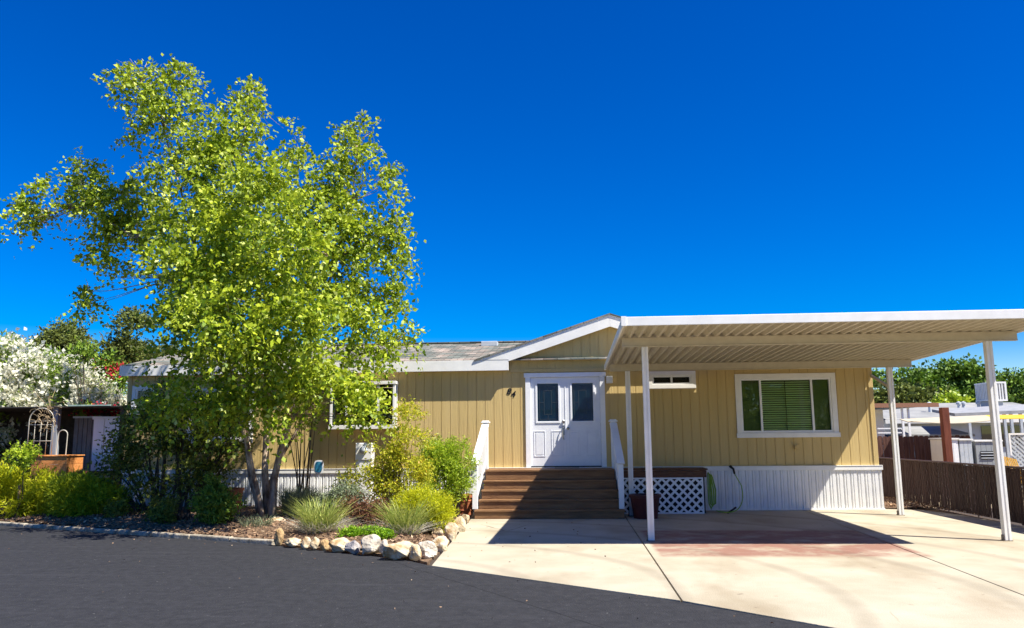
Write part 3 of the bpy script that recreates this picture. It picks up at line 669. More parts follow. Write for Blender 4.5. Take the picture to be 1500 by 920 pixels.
for (x, y) in ((1.26, 13.2), (6.7, 13.2), (1.26, 17.2), (6.7, 17.2)):
    zt = dz_(y)-.153; p = MB(); w_ = .05
    p.box(x-w_, x-.012, y-w_, y+w_, .004, zt); p.box(x+.012, x+w_, y-w_, y+w_, .004, zt); p.box(x-.012, x+.012, y-w_+.012, y+w_-.012, .004, zt)
    pp = p.build('post', TRIM, cp, bevel=.004)
    MB().box(x-.08, x+.055, y-.07, y+.04, .001, .012).box(x-.07, x-.052, y-.03, y+.03, .012, .09).build('post_foot', mat('rusty bracket', (.12, .08, .05), (.3, .27, .22), .8, 20), pp)
MB().bar((6.75, 18.36, 2.93), (6.71, 17.26, 2.60), .05, .05).build('brace', DECKM, cp)

# ------------------------------------------------------------------ pots, hose, meter
def tub(c, r0, r1, h, M, name, label, cat, rim=.03, ribs=0):
    t = thing(name, label, cat, c)
    b_ = MB().lathe(c, [(r0, 0), (r0+(r1-r0)*.5, h*.5), (r1, h-.06), (r1+rim, h-.055), (r1+rim, h), (r1-.02, h), (r1-.03, h-.05)], 32).build('tub_body', M, t, smooth=False)
    for k in range(ribs):
        z = h*(.25+.45*k); r = r0+(r1-r0)*z/h+.006
        MB().lathe(c, [(r, z-.015), (r+.006, z), (r, z+.015)], 32).build('hoop', M, t)
    MB().lathe(c, [(r1-.03, h-.055), (r1-.05, h-.04)], 20).build('potting_soil', MULCH, t)
    return t
tub((1.50, 16.75, 0), .24, .30, .47, MAROON, 'plastic_tub', 'dark maroon plastic tub standing behind the near left carport post', 'plant pot')
tub((-2.28, 17.25, .03), .19, .235, .42, TERRA, 'terracotta_pot', 'terracotta barrel pot at the left foot of the porch steps', 'plant pot', .02, 2)
tub((-7.45, 17.3, .05), .25, .3, .55, TERRA, 'half_barrel', 'orange brown barrel planter behind the birch trunks', 'barrel', .02, 2)
hs = MB()
for k in range(7):
    x = 2.95+.014*k+random.uniform(-.01, .01); y = 17.7+.02*(k % 3); zt = .86-.01*k
    hs.tube([(x-.02, y, zt-.02), (x-.01, y-.02, zt), (x+.01, y-.02, zt-.05), (x+.03+.006*k, y-.02, .5), (x+.05, y-.02, .2), (x+.02, y-.02, .08+.02*k), (x-.02, y, .2), (x-.025, y, .5), (x-.02, y, zt-.02)], .011, 7)
hs.tube(bezier(Vector((3.08, 17.66, .06)), Vector((3.3, 17.4, .0)), Vector((3.75, 17.75, -.02)), Vector((3.72, 18.1, .55)), 12)+[Vector((3.62, 18.28, .8))], .011, 7)
hose = thing('garden_hose', 'green garden hose coiled beside the lattice and looped to its tap', 'hose', (3.1, 17.7, 0)); hs.build('hose_coil', GREEN, hose, smooth=True)
MB().tube([(3.62, 18.28, .80), (3.60, 18.27, .9), (3.52, 18.25, .97)], [.022, .026, .03], 10).build('tap_fitting', BLACK, hose, smooth=True)
MB().tube([(3.3, 17.6, .015), (3.5, 17.7, .12)], [.018, .022], 8).build('nozzle', BLACK, hose, smooth=True)

mp_ = at(533, 735, Y=17.3); mx_ = mp_[0]
mt = thing('meter_pedestal', 'white electric meter pedestal half hidden by the yellow green shrub', 'utility box', (mx_, 17.3, 0))
MB().box(mx_-.17, mx_+.17, 17.22, 17.45, .02, 1.18).build('pedestal_box', TRIM, mt, bevel=.01)
MB().box(mx_-.18, mx_+.18, 17.2, 17.46, 1.185, 1.55).build('meter_box', TRIM, mt, bevel=.012)
MB().tube([(mx_, 17.2, 1.40), (mx_, 17.13, 1.40)], [.085, .075], 20).build('meter_dial', METALG, mt, smooth=True)
# blue garden plaque in front of the skirting
a = at(467, 684, Y=17.9)
gp = thing('garden_plaque', 'small blue and white oval garden ornament before the white skirting', 'ornament', (a[0], 17.9, .1))
MB().box(a[0]-.012, a[0]+.012, 17.9, 17.915, .05, a[2]-.13).build('stake', WHITE, gp)
ov = lambda rx, rz: [(a[0]+rx*math.copysign(abs(math.cos(t))**.6, math.cos(t)), a[2]+rz*math.copysign(abs(math.sin(t))**.6, math.sin(t))) for t in [2*math.pi*i/24 for i in range(24)]]
MB().prism(ov(.11, .15), 17.89, 17.91).build('plaque_rim', WHITE, gp); MB().prism(ov(.08, .12), 17.88, 17.889).build('plaque_face', mat('blue enamel', (.01, .12, .26), (.05, .25, .38), .3, 12), gp)

# ------------------------------------------------------------------ rocks
def rock(px0, px1, py0, py1, label, M=ROCK, sq=1.0):
    pxc = (px0+px1)/2; g_ = at(pxc, py1-1, Z=.0); Y = g_[1]; s = Y/F_PX; w = (px1-px0)*s/2; h = (py1-py0)*s/2*.98
    c = Vector((g_[0], Y+w*.5, h*.82)); seed = random.uniform(0, 99)
    mb = MB(); nU, nV = 30, 17; pl = [Vector((random.gauss(0, 1), random.gauss(0, 1), random.gauss(0, 1))).normalized() for _ in range(15)]; pd = [random.uniform(.60, .92) for _ in pl]
    for j in range(nV+1):
        for i in range(nU):
            th = math.pi*j/nV; ph = 2*math.pi*i/nU; v = Vector((math.sin(th)*math.cos(ph), math.sin(th)*math.sin(ph), math.cos(th)))
            r = 1.0
            for n_, d_ in zip(pl, pd):
                dt = v.dot(n_)
                if dt > 0: r = min(r, d_/dt)
            r *= 1.16+.16*noise.noise(v*1.6+Vector((seed, 0, 0)))+.07*noise.noise(v*5+Vector((seed, 3, 0)))+.03*noise.noise(v*12+Vector((seed, 3, 0)))
            mb.v.append((c.x+v.x*r*w, c.y+v.y*r*w*.85, c.z+v.z*r*h))
    for j in range(nV):
        for i in range(nU): mb.f.append((j*nU+i, (j+1)*nU+i, (j+1)*nU+(i+1) % nU, j*nU+(i+1) % nU))
    M = M if M is not ROCK else random.choice([ROCK, ROCK, ROCK2, ROCK3]); o = mb.build('rock', M, base=(c.x, c.y, 0))
    return tag(o, label, 'rock', 'rocks edging the planting bed')
def zz(a, b, c, d, *r, **k): rock(380+a/4.6875, 380+b/4.6875, 740+c/4.6875, 740+d/4.6875, *r, **k)
zz(88, 162, 165, 280, 'upright pale rock where the kerb ends and the rock border begins')
zz(160, 276, 232, 292, 'flat whitish rock next right of the upright rock at the kerb end')
zz(280, 345, 222, 304, 'rough tan rock, left half of a pair under the leafy iris clump')
zz(338, 408, 228, 312, 'rough tan rock, right half of a pair under the leafy iris clump')
zz(405, 478, 245, 312, 'small cream rock between the rough tan pair and a long white rock')
zz(466, 615, 232, 326, 'long white rock below the left end of the bright green ground cover')
zz(582, 690, 245, 334, 'dark grey rock left of the big tan boulder', M=ROCKG)
zz(682, 820, 208, 346, 'big tan faceted boulder standing tallest in front of the bright ground cover')
zz(815, 885, 245, 346, 'narrow cream rock wedged between the two biggest boulders')
zz(852, 1055, 248, 380, 'widest boulder of the border, tan, at the road edge')
zz(1022, 1108, 275, 382, 'small rounded rock next right of the widest boulder')
zz(1065, 1205, 255, 368, 'white rock at the corner where border, road and driveway meet')
zz(1180, 1300, 215, 322, 'yellowish rock, first up the driveway side from the corner')
zz(1180, 1260, 150, 235, 'pale rock on the inner side of the driveway border, near the golden juniper')
zz(1268, 1362, 130, 252, 'ochre streaked rock halfway along the driveway side')
zz(1318, 1420, 78, 190, 'cream rock next to last along the driveway side')
zz(1380, 1440, 62, 130, 'small rock last along the driveway side, nearest the terracotta pot')
zz(45, 190, 85, 158, 'low sandy rock at the foot of the birch trunks')
zz(200, 270, 98, 145, 'small sandy rock right of the birch trunks, behind the border')

# ------------------------------------------------------------------ birch
TY = 16.2
blob = [(340, 330, 115, 115, -1.2), (340, 400, 100, 100, .3), (250, 165, 48, 44, 0), (208, 118, 26, 22, 0), (262, 122, 36, 20, 0), (320, 205, 70, 52, -.3), (366, 158, 14, 22, 0), (300, 265, 85, 60, -.2),
        (45, 315, 24, 18, .6), (85, 300, 34, 26, .6), (122, 275, 28, 28, .6), (170, 295, 46, 36, .5), (165, 345, 34, 28, .6), (148, 395, 18, 32, .6), (130, 430, 9, 18, .6), (215, 325, 48, 40, .4), (190, 330, 40, 34, .5), (60, 325, 24, 14, .6), (455, 290, 40, 40, .2), (500, 340, 44, 50, .1), (490, 420, 50, 60, 0),
        (522, 220, 26, 26, 0), (548, 265, 24, 44, 0), (488, 262, 28, 36, 0), (440, 238, 22, 24, 0), (470, 320, 60, 50, -.3), (552, 350, 28, 50, 0), (562, 430, 20, 60, 0), (460, 420, 80, 80, -1.0), (530, 500, 44, 52, -.3),
        (400, 510, 110, 66, -1.8), (280, 430, 56, 62, -1.2), (262, 510, 42, 52, -1.2), (470, 570, 66, 32, -1.0), (340, 580, 95, 38, -1.7), (586, 494, 14, 6, 0), (245, 590, 40, 32, -1.0), (390, 605, 60, 26, -2.2), (350, 450, 95, 80, -1.8), (582, 335, 8, 16, 0), (520, 598, 44, 26, -1.2), (505, 578, 30, 24, -1.0), (560, 560, 18, 22, -.8), (270, 390, 50, 60, -2.4), (420, 350, 60, 60, -2.8), (380, 270, 50, 50, -2.2), (320, 470, 60, 50, -3.0), (440, 480, 60, 50, -2.6)]
NBIG = len(blob)
for px_, py_ in [(172, 88), (190, 86), (215, 92), (240, 100), (262, 100), (285, 108), (298, 122), (362, 130), (372, 128), (384, 138), (340, 150), (320, 168), (400, 190), (415, 188), (432, 200), (450, 208), (182, 110), (165, 130), (190, 165), (195, 200), (212, 235),
                 (505, 190), (515, 182), (530, 186), (545, 192), (560, 215), (572, 240), (576, 262), (578, 300), (590, 345), (588, 380), (580, 420), (582, 455), (578, 500), (600, 492), (118, 235), (112, 250), (135, 250), (95, 262), (72, 272), (52, 285), (30, 298), (22, 318), (40, 335), (70, 340), (100, 345), (115, 375), (125, 408), (122, 440), (135, 445), (150, 430), (185, 395), (190, 250), (205, 262)]:
    blob.append((px_, py_, 7, 12, 0.6 if px_ < 230 and py_ > 230 else .2))
LB = lobes_px(blob, TY, 1.0)
LB = [(x, y, z, rx, min(ry, 1.5), rz) for x, y, z, rx, ry, rz in LB]
bb = at(388, 752, Y=TY)
birch = thing('birch_tree', 'multi trunk birch with airy yellow green crown left of the porch', 'tree', (bb[0], TY, .1))
tk = MB()
def stem(pts, r0, r1):
    P_ = [Vector(at(px, py, Y=TY+dy)) for px, py, dy in pts]; P_[0].z = .0
    n = len(P_); tk.tube(P_, [r0+(r1-r0)*i/(n-1) for i in range(n)], 12); return P_
s1 = stem([(382, 762, 0), (378, 735, -.05), (368, 700, -.1), (363, 655, -.12), (356, 610, -.1), (340, 550, 0), (320, 470, .1), (290, 380, .1), (265, 280, 0), (240, 190, 0)], .078, .012)
s2 = stem([(391, 762, .12), (390, 730, .12), (388, 690, .15), (390, 640, .2), (393, 590, .2), (388, 520, .2), (380, 430, .2), (370, 330, .1), (350, 240, 0), (362, 170, 0)], .085, .012)
s3 = stem([(399, 764, -.02), (399, 735, -.04), (402, 700, -.05), (411, 660, -.08), (424, 620, -.1), (440, 560, -.05), (460, 480, 0), (490, 390, .1), (515, 300, .1), (524, 215, 0)], .09, .012)
s5 = stem([(384, 762, -.1), (380, 735, -.2), (372, 700, -.35), (362, 650, -.6), (345, 590, -.3), (310, 500, 0), (260, 420, .2), (200, 350, .4), (130, 305, .6)], .065, .01)
s4 = stem([(396, 762, .2), (397, 735, .22), (395, 710, .25), (410, 672, .3), (430, 640, .35), (452, 600, .4), (500, 540, .5)], .06, .015)
allp = [p for s_ in (s1, s2, s3, s4, s5) for p in s_[4:]]
for n_, (x, y, z, rx, ry, rz) in enumerate(LB):
    c = Vector((x, y, z))
    if n_ >= NBIG:
        bc = min((Vector(q_[:3]) for q_ in LB[:NBIG]), key=lambda q_: (q_-c).length); tk.tube([bc, (bc+c)/2+Vector((0, 0, .08)), c], [.008, .006, .003], 4); continue
    cand = sorted([p for p in allp if p.z < z+.3], key=lambda p: (p-c).length)
    s0 = cand[0] if cand else s2[4]
    for k in range(4):
        t = c+Vector((random.gauss(0, .45)*rx, random.gauss(0, .45)*ry, random.gauss(0, .4)*rz)); L = (t-s0).length
        pts = bezier(s0, s0+Vector((0, 0, L*.18)), t-(t-s0)*.3+Vector((0, 0, -.05*L)), t, 7); tk.tube(pts, [max(.004, .02*(1-i/7)) for i in range(8)], 5)
tk.build('trunk', BARK, birch, smooth=True)
P0, d0, i0 = lobe_points(LB, 12000, .55, 1.6, -.04, wexp=.64)
q = shoots(P0, d0, 11, .42, .7, .094, .68, .8, up=.25)
birch_crown = quads_object('crown', q, L_BIRCH, birch)

# ------------------------------------------------------------------ shrubs helper
def shrub(name, label, cat, lst, Y, n, k, leaf, M, W=.55, droop=.1, length=.2, stems=8, thr=-.15, freq=2., dscale=1., SM=BARKD, up=.2, shell=.5, spread=.7, flowers=None, r0=.02, group=None, baseY=None, zmin=.05):
    L = lobes_px(lst, Y, dscale); cx = sum(l[0]*l[3] for l in L)/sum(l[3] for l in L)
    t = thing(name, label, cat, (cx, Y, 0), group)
    P, d, i = lobe_points(L, n, shell, freq, thr); kk = P[:, 2] > zmin; P, d = P[kk], d[kk]
    q = shoots(P, d, k, length, droop, leaf, W, spread, up=up); q[..., 2] = np.maximum(q[..., 2], .02)
    quads_object('foliage', q, M, t)
    sb = MB()
    for _ in range(stems):
        l = random.choice(L); tp = Vector((l[0]+random.gauss(0, .3)*l[3], l[1]+random.gauss(0, .3)*l[4], l[2]+random.gauss(0, .3)*l[5]))
        b0 = Vector((cx+random.uniform(-.1, .1)+(l[0]-cx)*.5, Y+random.uniform(-.08, .08), .0)); h = tp.z
        sb.tube(bezier(b0, b0+Vector((0, 0, h*.5)), tp-Vector((0, 0, h*.25)), tp, 7), [r0*(1-i/7)+.004 for i in range(8)], 5)
    sb.build('stems', SM, t)
    if flowers:
        fm, fn, fs, ff = flowers
        P, d, i = lobe_points(L, fn, .12, ff, -.02)
        kk = (d[:, 2] > -.35); P, d = P[kk], d[kk]
        P = P+d*.06
        qs = [leaf_quads(P+rng.normal(size=P.shape)*fs*1.1, rng.normal(size=P.shape)+d*.6, fs*(.7+.6*rng.random(len(P))), .9, .3) for _ in range(9)]
        quads_object('blossom', np.concatenate(qs), fm, t)
    return t

# left background
def planktree(name, label, lst, Y, n, k, leaf, M, trunk_px, group='trees beyond the homes', r=.22, dscale=.8, thr=-.1, freq=.5):
    L = lobes_px(lst, Y, dscale); b0 = at(trunk_px, 640, Y=Y)
    t = thing(name, label, 'tree', (b0[0], Y, 0), group)
    P, d, i = lobe_points(L, n, .4, freq, thr)
    quads_object('crown', shoots(P, d, k, leaf*3.5, .15, leaf, .6, .8, up=.1), M, t)
    tb = MB(); top = Vector((b0[0], Y, sum(l[2] for l in L)/len(L))); tb.tube([(b0[0], Y, -.1), (b0[0]+.1, Y, top.z*.4), top], [r, r*.75, r*.35], 8)
    for l in L:
        for _ in range(2): tb.tube(bezier(Vector((b0[0]+.1, Y, top.z*.4)), Vector((b0[0], Y, top.z*.7)), Vector(l[:3]), Vector((l[0]+random.gauss(0, .4)*l[3], l[1], l[2]+random.gauss(0, .4)*l[5])), 5), [r*.4, r*.32, r*.24, r*.16, r*.1, .02], 5)
    tb.build('trunk', BARKD, t)
    return t
planktree('oak_tree', 'dusky olive oak rising behind the white oleander hedge', [(155, 478, 44, 22), (105, 498, 46, 22), (190, 490, 40, 30), (145, 510, 80, 34), (215, 515, 44, 40), (70, 518, 36, 20)], 38, 6500, 10, .15, L_OAKD, 150, dscale=.9)
shrub('oleander_hedge', 'tall oleander hedge smothered in white blossom over the dark shelter', 'shrub',
      [(10, 530, 40, 34), (-40, 540, 60, 50), (60, 545, 50, 30), (105, 565, 52, 26), (150, 580, 36, 20), (40, 580, 60, 34), (115, 590, 60, 20), (0, 590, 60, 60), (30, 640, 60, 60), (90, 640, 60, 50), (160, 640, 40, 50)], 23.2, 4200, 9, .15, L_OLE, .25, .1, .3, 20, thr=-.3, freq=1, flowers=(P_WHITE, 7000, .125, 1.8), r0=.03)
shrub('bougainvillea', 'crimson flowering climber between the oleander and the home roof', 'shrub', [(158, 534, 14, 9), (176, 550, 14, 12), (120, 515, 14, 6)], 22.6, 240, 8, .12, L_OLE, .5, .1, .3, 8, flowers=(P_RED, 45, .09, 1.5))
shrub('geranium_bush', 'red flowered bush peeping over the grey storage cabinet', 'shrub', [(150, 605, 22, 6), (125, 603, 14, 8)], 21.2, 120, 8, .08, L_OLE, .6, .1, .15, 5, flowers=(P_RED, 80, .06, 3))
# shelter
sh_ = thing('garden_shelter', 'dark open garden shelter with thin flat roof below the oleander', 'shelter', (-14, 20.6, 0))
a = at(-40, 600, Y=20); b_ = at(192, 598, Y=20)
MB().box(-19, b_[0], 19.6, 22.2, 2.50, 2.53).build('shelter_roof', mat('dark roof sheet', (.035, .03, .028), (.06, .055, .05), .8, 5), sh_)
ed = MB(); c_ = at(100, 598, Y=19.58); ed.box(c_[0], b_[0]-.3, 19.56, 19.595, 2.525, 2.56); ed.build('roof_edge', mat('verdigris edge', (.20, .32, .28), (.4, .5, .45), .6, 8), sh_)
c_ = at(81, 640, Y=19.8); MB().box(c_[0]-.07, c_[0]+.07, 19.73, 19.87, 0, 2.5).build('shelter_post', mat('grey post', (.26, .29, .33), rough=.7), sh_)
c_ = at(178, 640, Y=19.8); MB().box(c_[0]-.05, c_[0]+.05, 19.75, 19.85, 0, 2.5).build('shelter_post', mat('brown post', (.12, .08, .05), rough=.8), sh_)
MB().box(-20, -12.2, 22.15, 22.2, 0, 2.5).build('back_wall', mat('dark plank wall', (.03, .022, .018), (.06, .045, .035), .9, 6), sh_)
c0 = at(104, 690, Y=20.6)[0]; c1 = at(143, 690, Y=20.6)[0]; c2 = at(190, 690, Y=20.2)[0]
cb = thing('storage_cabinet', 'grey ribbed storage cabinet in the shade of the garden shelter', 'cabinet', (c0, 20.8, 0))
cbb = MB(); x = c0
while x < c1-.05: cbb.box(x, x+.11, 20.6, 20.64, .3, 2.25); x += .125
cbb.box(c0, c1, 20.641, 21.4, .3, 2.25); cbb.build('cabinet_body', mat('grey brown metal', (.16, .14, .13), (.22, .20, .18), .6, 4), cb); MB().box(c0-.03, c1+.03, 20.56, 21.44, 2.252, 2.30).build('cabinet_lid', METALG, cb)
wp = thing('white_panel_wall', 'bright white panel wall at the open right end of the shelter', 'wall', (c2, 20.3, 0))
pm = MB(); x = c1+.05
while x < c2: pm.box(x, x+.28, 20.2, 20.24, .7, 2.2); x += .3
pm.build('panel', WHITE, wp); MB().box(c1+.02, c2+.1, 20.17, 20.27, 2.2, 2.27).build('top_rail', TRIM, wp)
MB().box(c1, c2+.3, 20.0, 20.5, .78, .88).build('bottom_ledge', mat('dull red ledge', (.16, .05, .04), rough=.8), wp)
# raised planter with trellis
pa = at(46, 690, Y=19.0)[0]; pb = at(99, 690, Y=19.0)[0]; pt = at(70, 667, Y=19)[2]
pln = thing('raised_planter', 'orange cedar plank planter box beside the grey shelter post', 'planter', ((pa+pb)/2, 19.2, 0))
pq = MB()
for k in range(6):
    z1 = pt-.03-k*.19
    if z1 > .1: pq.box(pa+.01*(k % 2), pb, 18.95, 18.98, max(z1-.185, .02), z1); pq.box(pb-.03, pb+.003, 18.985, 19.6, max(z1-.185, .02), z1); pq.box(pa, pa+.03, 18.985, 19.6, max(z1-.185, .02), z1)
pq.build('plank_side', CEDAR, pln, bevel=.004); MB().frame(pa-.03, pb+.03, pt-.03, pt, .03, 18.92, 19.62).build('planter_rim', CEDAR, pln) if False else MB().box(pa-.03, pb+.03, 18.92, 19.62, pt-.028, pt).build('planter_rim', CEDAR, pln, bevel=.005)
tr = MB(); tx0, tx1 = at(41, 640, Y=19.2)[0], at(77, 640, Y=19.2)[0]; tz = at(58, 598, Y=19.2)[2]; r_ = (tx1-tx0)/2; cxm = (tx0+tx1)/2
arc = [(cxm-r_*math.cos(t), 19.2, tz-r_*1.0+r_*math.sin(t)) for t in [math.pi*i/14 for i in range(15)]]
tr.tube([(tx0, 19.2, pt)]+arc+[(tx1, 19.2, pt)], .012, 6)
for k in (1, 2, 3): x = tx0+(tx1-tx0)*k/4; tr.tube([(x, 19.2, pt), (x, 19.2, tz-r_+.0)], .007, 5)
for z in (pt+.35, pt+.75, tz-r_): tr.tube([(tx0, 19.2, z), (tx1, 19.2, z)], .007, 5)
tg = thing('arched_trellis', 'pale arched wire trellis rising from the cedar planter', 'trellis', (cxm, 19.2, pt)); tr.build('trellis_frame', WIRE, tg, smooth=True)
vn = []
for k in range(34):
    s0 = Vector((cxm+random.uniform(-.1, 1)*r_*.9, 19.2+random.uniform(-.05, .05), tz-r_+random.uniform(-.3, .3))); e0 = s0+Vector((random.gauss(0, .25), random.gauss(0, .05), random.gauss(.1, .2))); vn.append((s0, e0))
vm = MB(); [vm.tube(bezier(s0, s0+Vector((random.gauss(0, .1), 0, .15)), e0+Vector((random.gauss(0, .1), 0, .1)), e0, 6), .006, 4) for s0, e0 in vn]
dv = vm.build('dry_vine', mat('dry vine stems', (.34, .24, .13), (.5, .38, .22), .9, 8), base=(cxm, 19.2, pt)); tag(dv, 'tangle of dry brown vine on top of the arched trellis', 'vine')
hp = MB(); hx = at(92, 640, Y=19.25)[0]; hzt = at(92, 630, Y=19.25)[2]; hp.tube([(hx-.14, 19.25, pt)]+[(hx-.12*math.cos(t), 19.25, hzt-.12+.12*math.sin(t)) for t in [math.pi*i/10 for i in range(11)]]+[(hx+.11, 19.25, pt)], .012, 6)
tag(hp.build('wire_hoop', WIRE, base=(hx, 19.25, pt)), 'small narrow white wire hoop at the right end of the cedar planter', 'plant hoop')

# foreground left planting
JW = dict(W=.22, droop=-.05, length=.2, up=.35, thr=-.2, freq=2.2, spread=.35)
shrub('golden_juniper', 'spreading yellow green juniper at the left edge of the bed', 'shrub', [(8, 716, 34, 24), (45, 714, 34, 20), (-30, 716, 34, 28), (25, 738, 50, 16), (75, 728, 34, 20)], 16.9, 3000, 9, .10, L_JUN, **JW)
shrub('golden_juniper', 'darker spreading juniper right of the sapling, half in tree shade', 'shrub', [(110, 722, 38, 18), (150, 732, 34, 18), (120, 742, 44, 14)], 16.5, 2200, 9, .10, leafmat('green juniper sprays', (.22, .32, .012), (.64, .68, .03), .4, .6), **JW)
sp = thing('sapling', 'thin leafy sapling tied to a stake in front of the cedar planter', 'tree', (at(26, 745, Y=16.4)[0], 16.4, 0))
a0 = Vector(at(20, 748, Y=16.4)); a1 = Vector(at(34, 690, Y=16.4)); a2 = Vector(at(30, 655, Y=16.4)); a0.z = .02
MB().tube([a0, a0.lerp(a1, .5)+Vector((.1, 0, -.05)), a1, a2], [.014, .012, .01, .005], 6).build('trunk', BARKD, sp); MB().box(a0.x-.02, a0.x+.02, 16.5, 16.54, .02, .75).build('stake', mat('weathered stake', (.3, .2, .1), rough=.9), sp)
P, d, i = lobe_points(lobes_px([(32, 668, 18, 16), (42, 662, 14, 10), (22, 662, 10, 12)], 16.4), 130, .5, 3, -.3); quads_object('crown', shoots(P, d, 6, .12, .2, .065, .6), L_BUSH, sp)

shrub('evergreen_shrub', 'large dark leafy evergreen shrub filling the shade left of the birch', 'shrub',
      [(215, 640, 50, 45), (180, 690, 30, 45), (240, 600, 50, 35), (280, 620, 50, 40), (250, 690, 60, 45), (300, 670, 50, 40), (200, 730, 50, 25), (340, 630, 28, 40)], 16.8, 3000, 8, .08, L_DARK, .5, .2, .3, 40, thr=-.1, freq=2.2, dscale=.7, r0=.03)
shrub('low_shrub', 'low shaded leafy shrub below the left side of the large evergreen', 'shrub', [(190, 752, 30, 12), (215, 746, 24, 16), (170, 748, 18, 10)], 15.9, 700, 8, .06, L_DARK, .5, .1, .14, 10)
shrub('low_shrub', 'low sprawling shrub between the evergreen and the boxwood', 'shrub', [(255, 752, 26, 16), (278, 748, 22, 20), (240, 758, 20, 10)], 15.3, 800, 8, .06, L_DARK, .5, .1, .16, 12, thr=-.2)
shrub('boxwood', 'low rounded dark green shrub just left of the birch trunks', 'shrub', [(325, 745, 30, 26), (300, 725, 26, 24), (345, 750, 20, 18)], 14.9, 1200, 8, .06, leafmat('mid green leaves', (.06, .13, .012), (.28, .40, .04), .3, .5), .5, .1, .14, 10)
shrub('crape_myrtle', 'spindly young crape myrtle with bare stems against the tan wall', 'tree', [(430, 610, 24, 30), (455, 600, 18, 26), (440, 570, 30, 26)], 17.3, 260, 7, .07, L_BIRCH, stems=9, length=.22, r0=.014)
# right planting
def clump(name, label, px, py, n, h, spread, M, w=.012, lean=.5, Y=None, M2=None, base_r=.12):
    x, y, z = at(px, py, Z=.06) if Y is None else (at(px, py, Y=Y)[0], Y, .06)
    t = thing(name, label, 'grass clump', (x, y, 0))
    def mk(nn, hh, sp, material, nm, ww):
        mb = MB()
        for _ in range(nn):
            a_ = random.uniform(0, 6.283); rr = base_r*math.sqrt(random.random()); b0 = Vector((x+rr*math.cos(a_), y+rr*math.sin(a_), .04)); H = hh*random.uniform(.55, 1.05); o = sp*random.uniform(.2, 1.)
            a_ += random.gauss(0, .9); dirv = Vector((math.cos(a_+random.gauss(0, .4)), math.sin(a_+random.gauss(0, .4)), 0)); sd = Vector((-dirv.y, dirv.x, 0)) if random.random() < .5 else Vector((1, 0, 0)); seg = 5; vs = []
            for i_ in range(seg+1):
                s_ = i_/seg; p_ = b0+dirv*(o*s_**1.8)+Vector((0, 0, H*(s_-.28*lean*s_**3))); wd = ww*(1-s_)**.6/2+.0008; vs += [p_-sd*wd, p_+sd*wd]
            mb.add(vs, [(2*i_, 2*i_+1, 2*i_+3, 2*i_+2) for i_ in range(seg)])
        mb.build(nm, material, t)
    mk(n, h, spread, M, 'blades', w)
    if M2: mk(int(n*.9), h*.45, spread*1.25, M2, 'dry_blades', w*.9)
    return t
clump('lavender', 'soft grey green lavender mound right of the birch trunks', 438, 758, 1300, .72, .42, L_LAV, .012, .4, base_r=.3)
clump('lavender', 'low grey green tuft at the very foot of the birch', 376, 775, 220, .3, .25, L_LAV, .008, .5, base_r=.25)
clump('iris_clump', 'upright green iris clump with pale dry leaves at the front border', 468, 782, 420, .72, .62, L_IRIS, .014, .5, M2=L_STRAW, base_r=.24)
clump('iris_clump', 'arching iris clump with whitish leaf bases left of the golden shrub', 594, 785, 420, .7, .6, L_IRIS, .013, .5, M2=L_STRAW, base_r=.22)
clump('dry_grass', 'straw coloured grass tuft between the iris clumps', 500, 770, 180, .45, .35, L_STRAW, .01, .8, base_r=.15)
shrub('nandina', 'tall airy yellow green shrub in front of the meter pedestal', 'shrub', [(600, 618, 22, 24), (575, 640, 32, 28), (605, 655, 22, 26), (566, 668, 22, 26), (580, 690, 40, 26), (556, 700, 22, 16), (520, 712, 26, 20), (575, 715, 44, 22), (615, 695, 18, 24)], 15.3, 2800, 8, .055, L_NAN, .42, .1, .2, 22, thr=-.16, freq=2.4, dscale=.8, r0=.012)
shrub('sage_bush', 'dusty green twiggy bush filling in between the two iris clumps', 'shrub', [(505, 728, 20, 14), (485, 738, 18, 12), (525, 735, 16, 10)], 14.9, 700, 8, .05, L_LAV, .4, .1, .16, 12, thr=-.25)
shrub('barberry', 'brownish red dry low shrub beneath the tall yellow green shrub', 'shrub', [(530, 748, 26, 18), (555, 755, 26, 16), (510, 742, 16, 14)], 14.6, 620, 7, .045, L_BROWN, .5, .1, .14, 14, thr=-.3)
shrub('potted_bush', 'bright green feathery bush growing by the terracotta pot', 'shrub', [(660, 668, 30, 20), (640, 690, 28, 26), (675, 690, 20, 26), (655, 710, 30, 18), (635, 665, 16, 14)], 16.7, 2400, 9, .065, L_BUSH, .26, .05, .2, 16, thr=-.2, freq=2.5, dscale=.8, up=.5)
shrub('golden_shrub', 'dense golden juniper mound at the corner of the rock border', 'shrub', [(620, 742, 26, 20), (645, 750, 14, 22), (600, 740, 16, 16), (630, 765, 24, 12)], 13.9, 2300, 9, .05, L_JUN, **{**JW, 'length': .14})
shrub('ground_cover', 'bright green low ground cover behind the big boulder', 'ground cover', [(515, 783, 16, 7), (540, 782, 20, 8), (562, 786, 14, 8)], 13.0, 1100, 6, .035, L_MINT, .7, 0, .06, 4, thr=-.5, dscale=1.2)

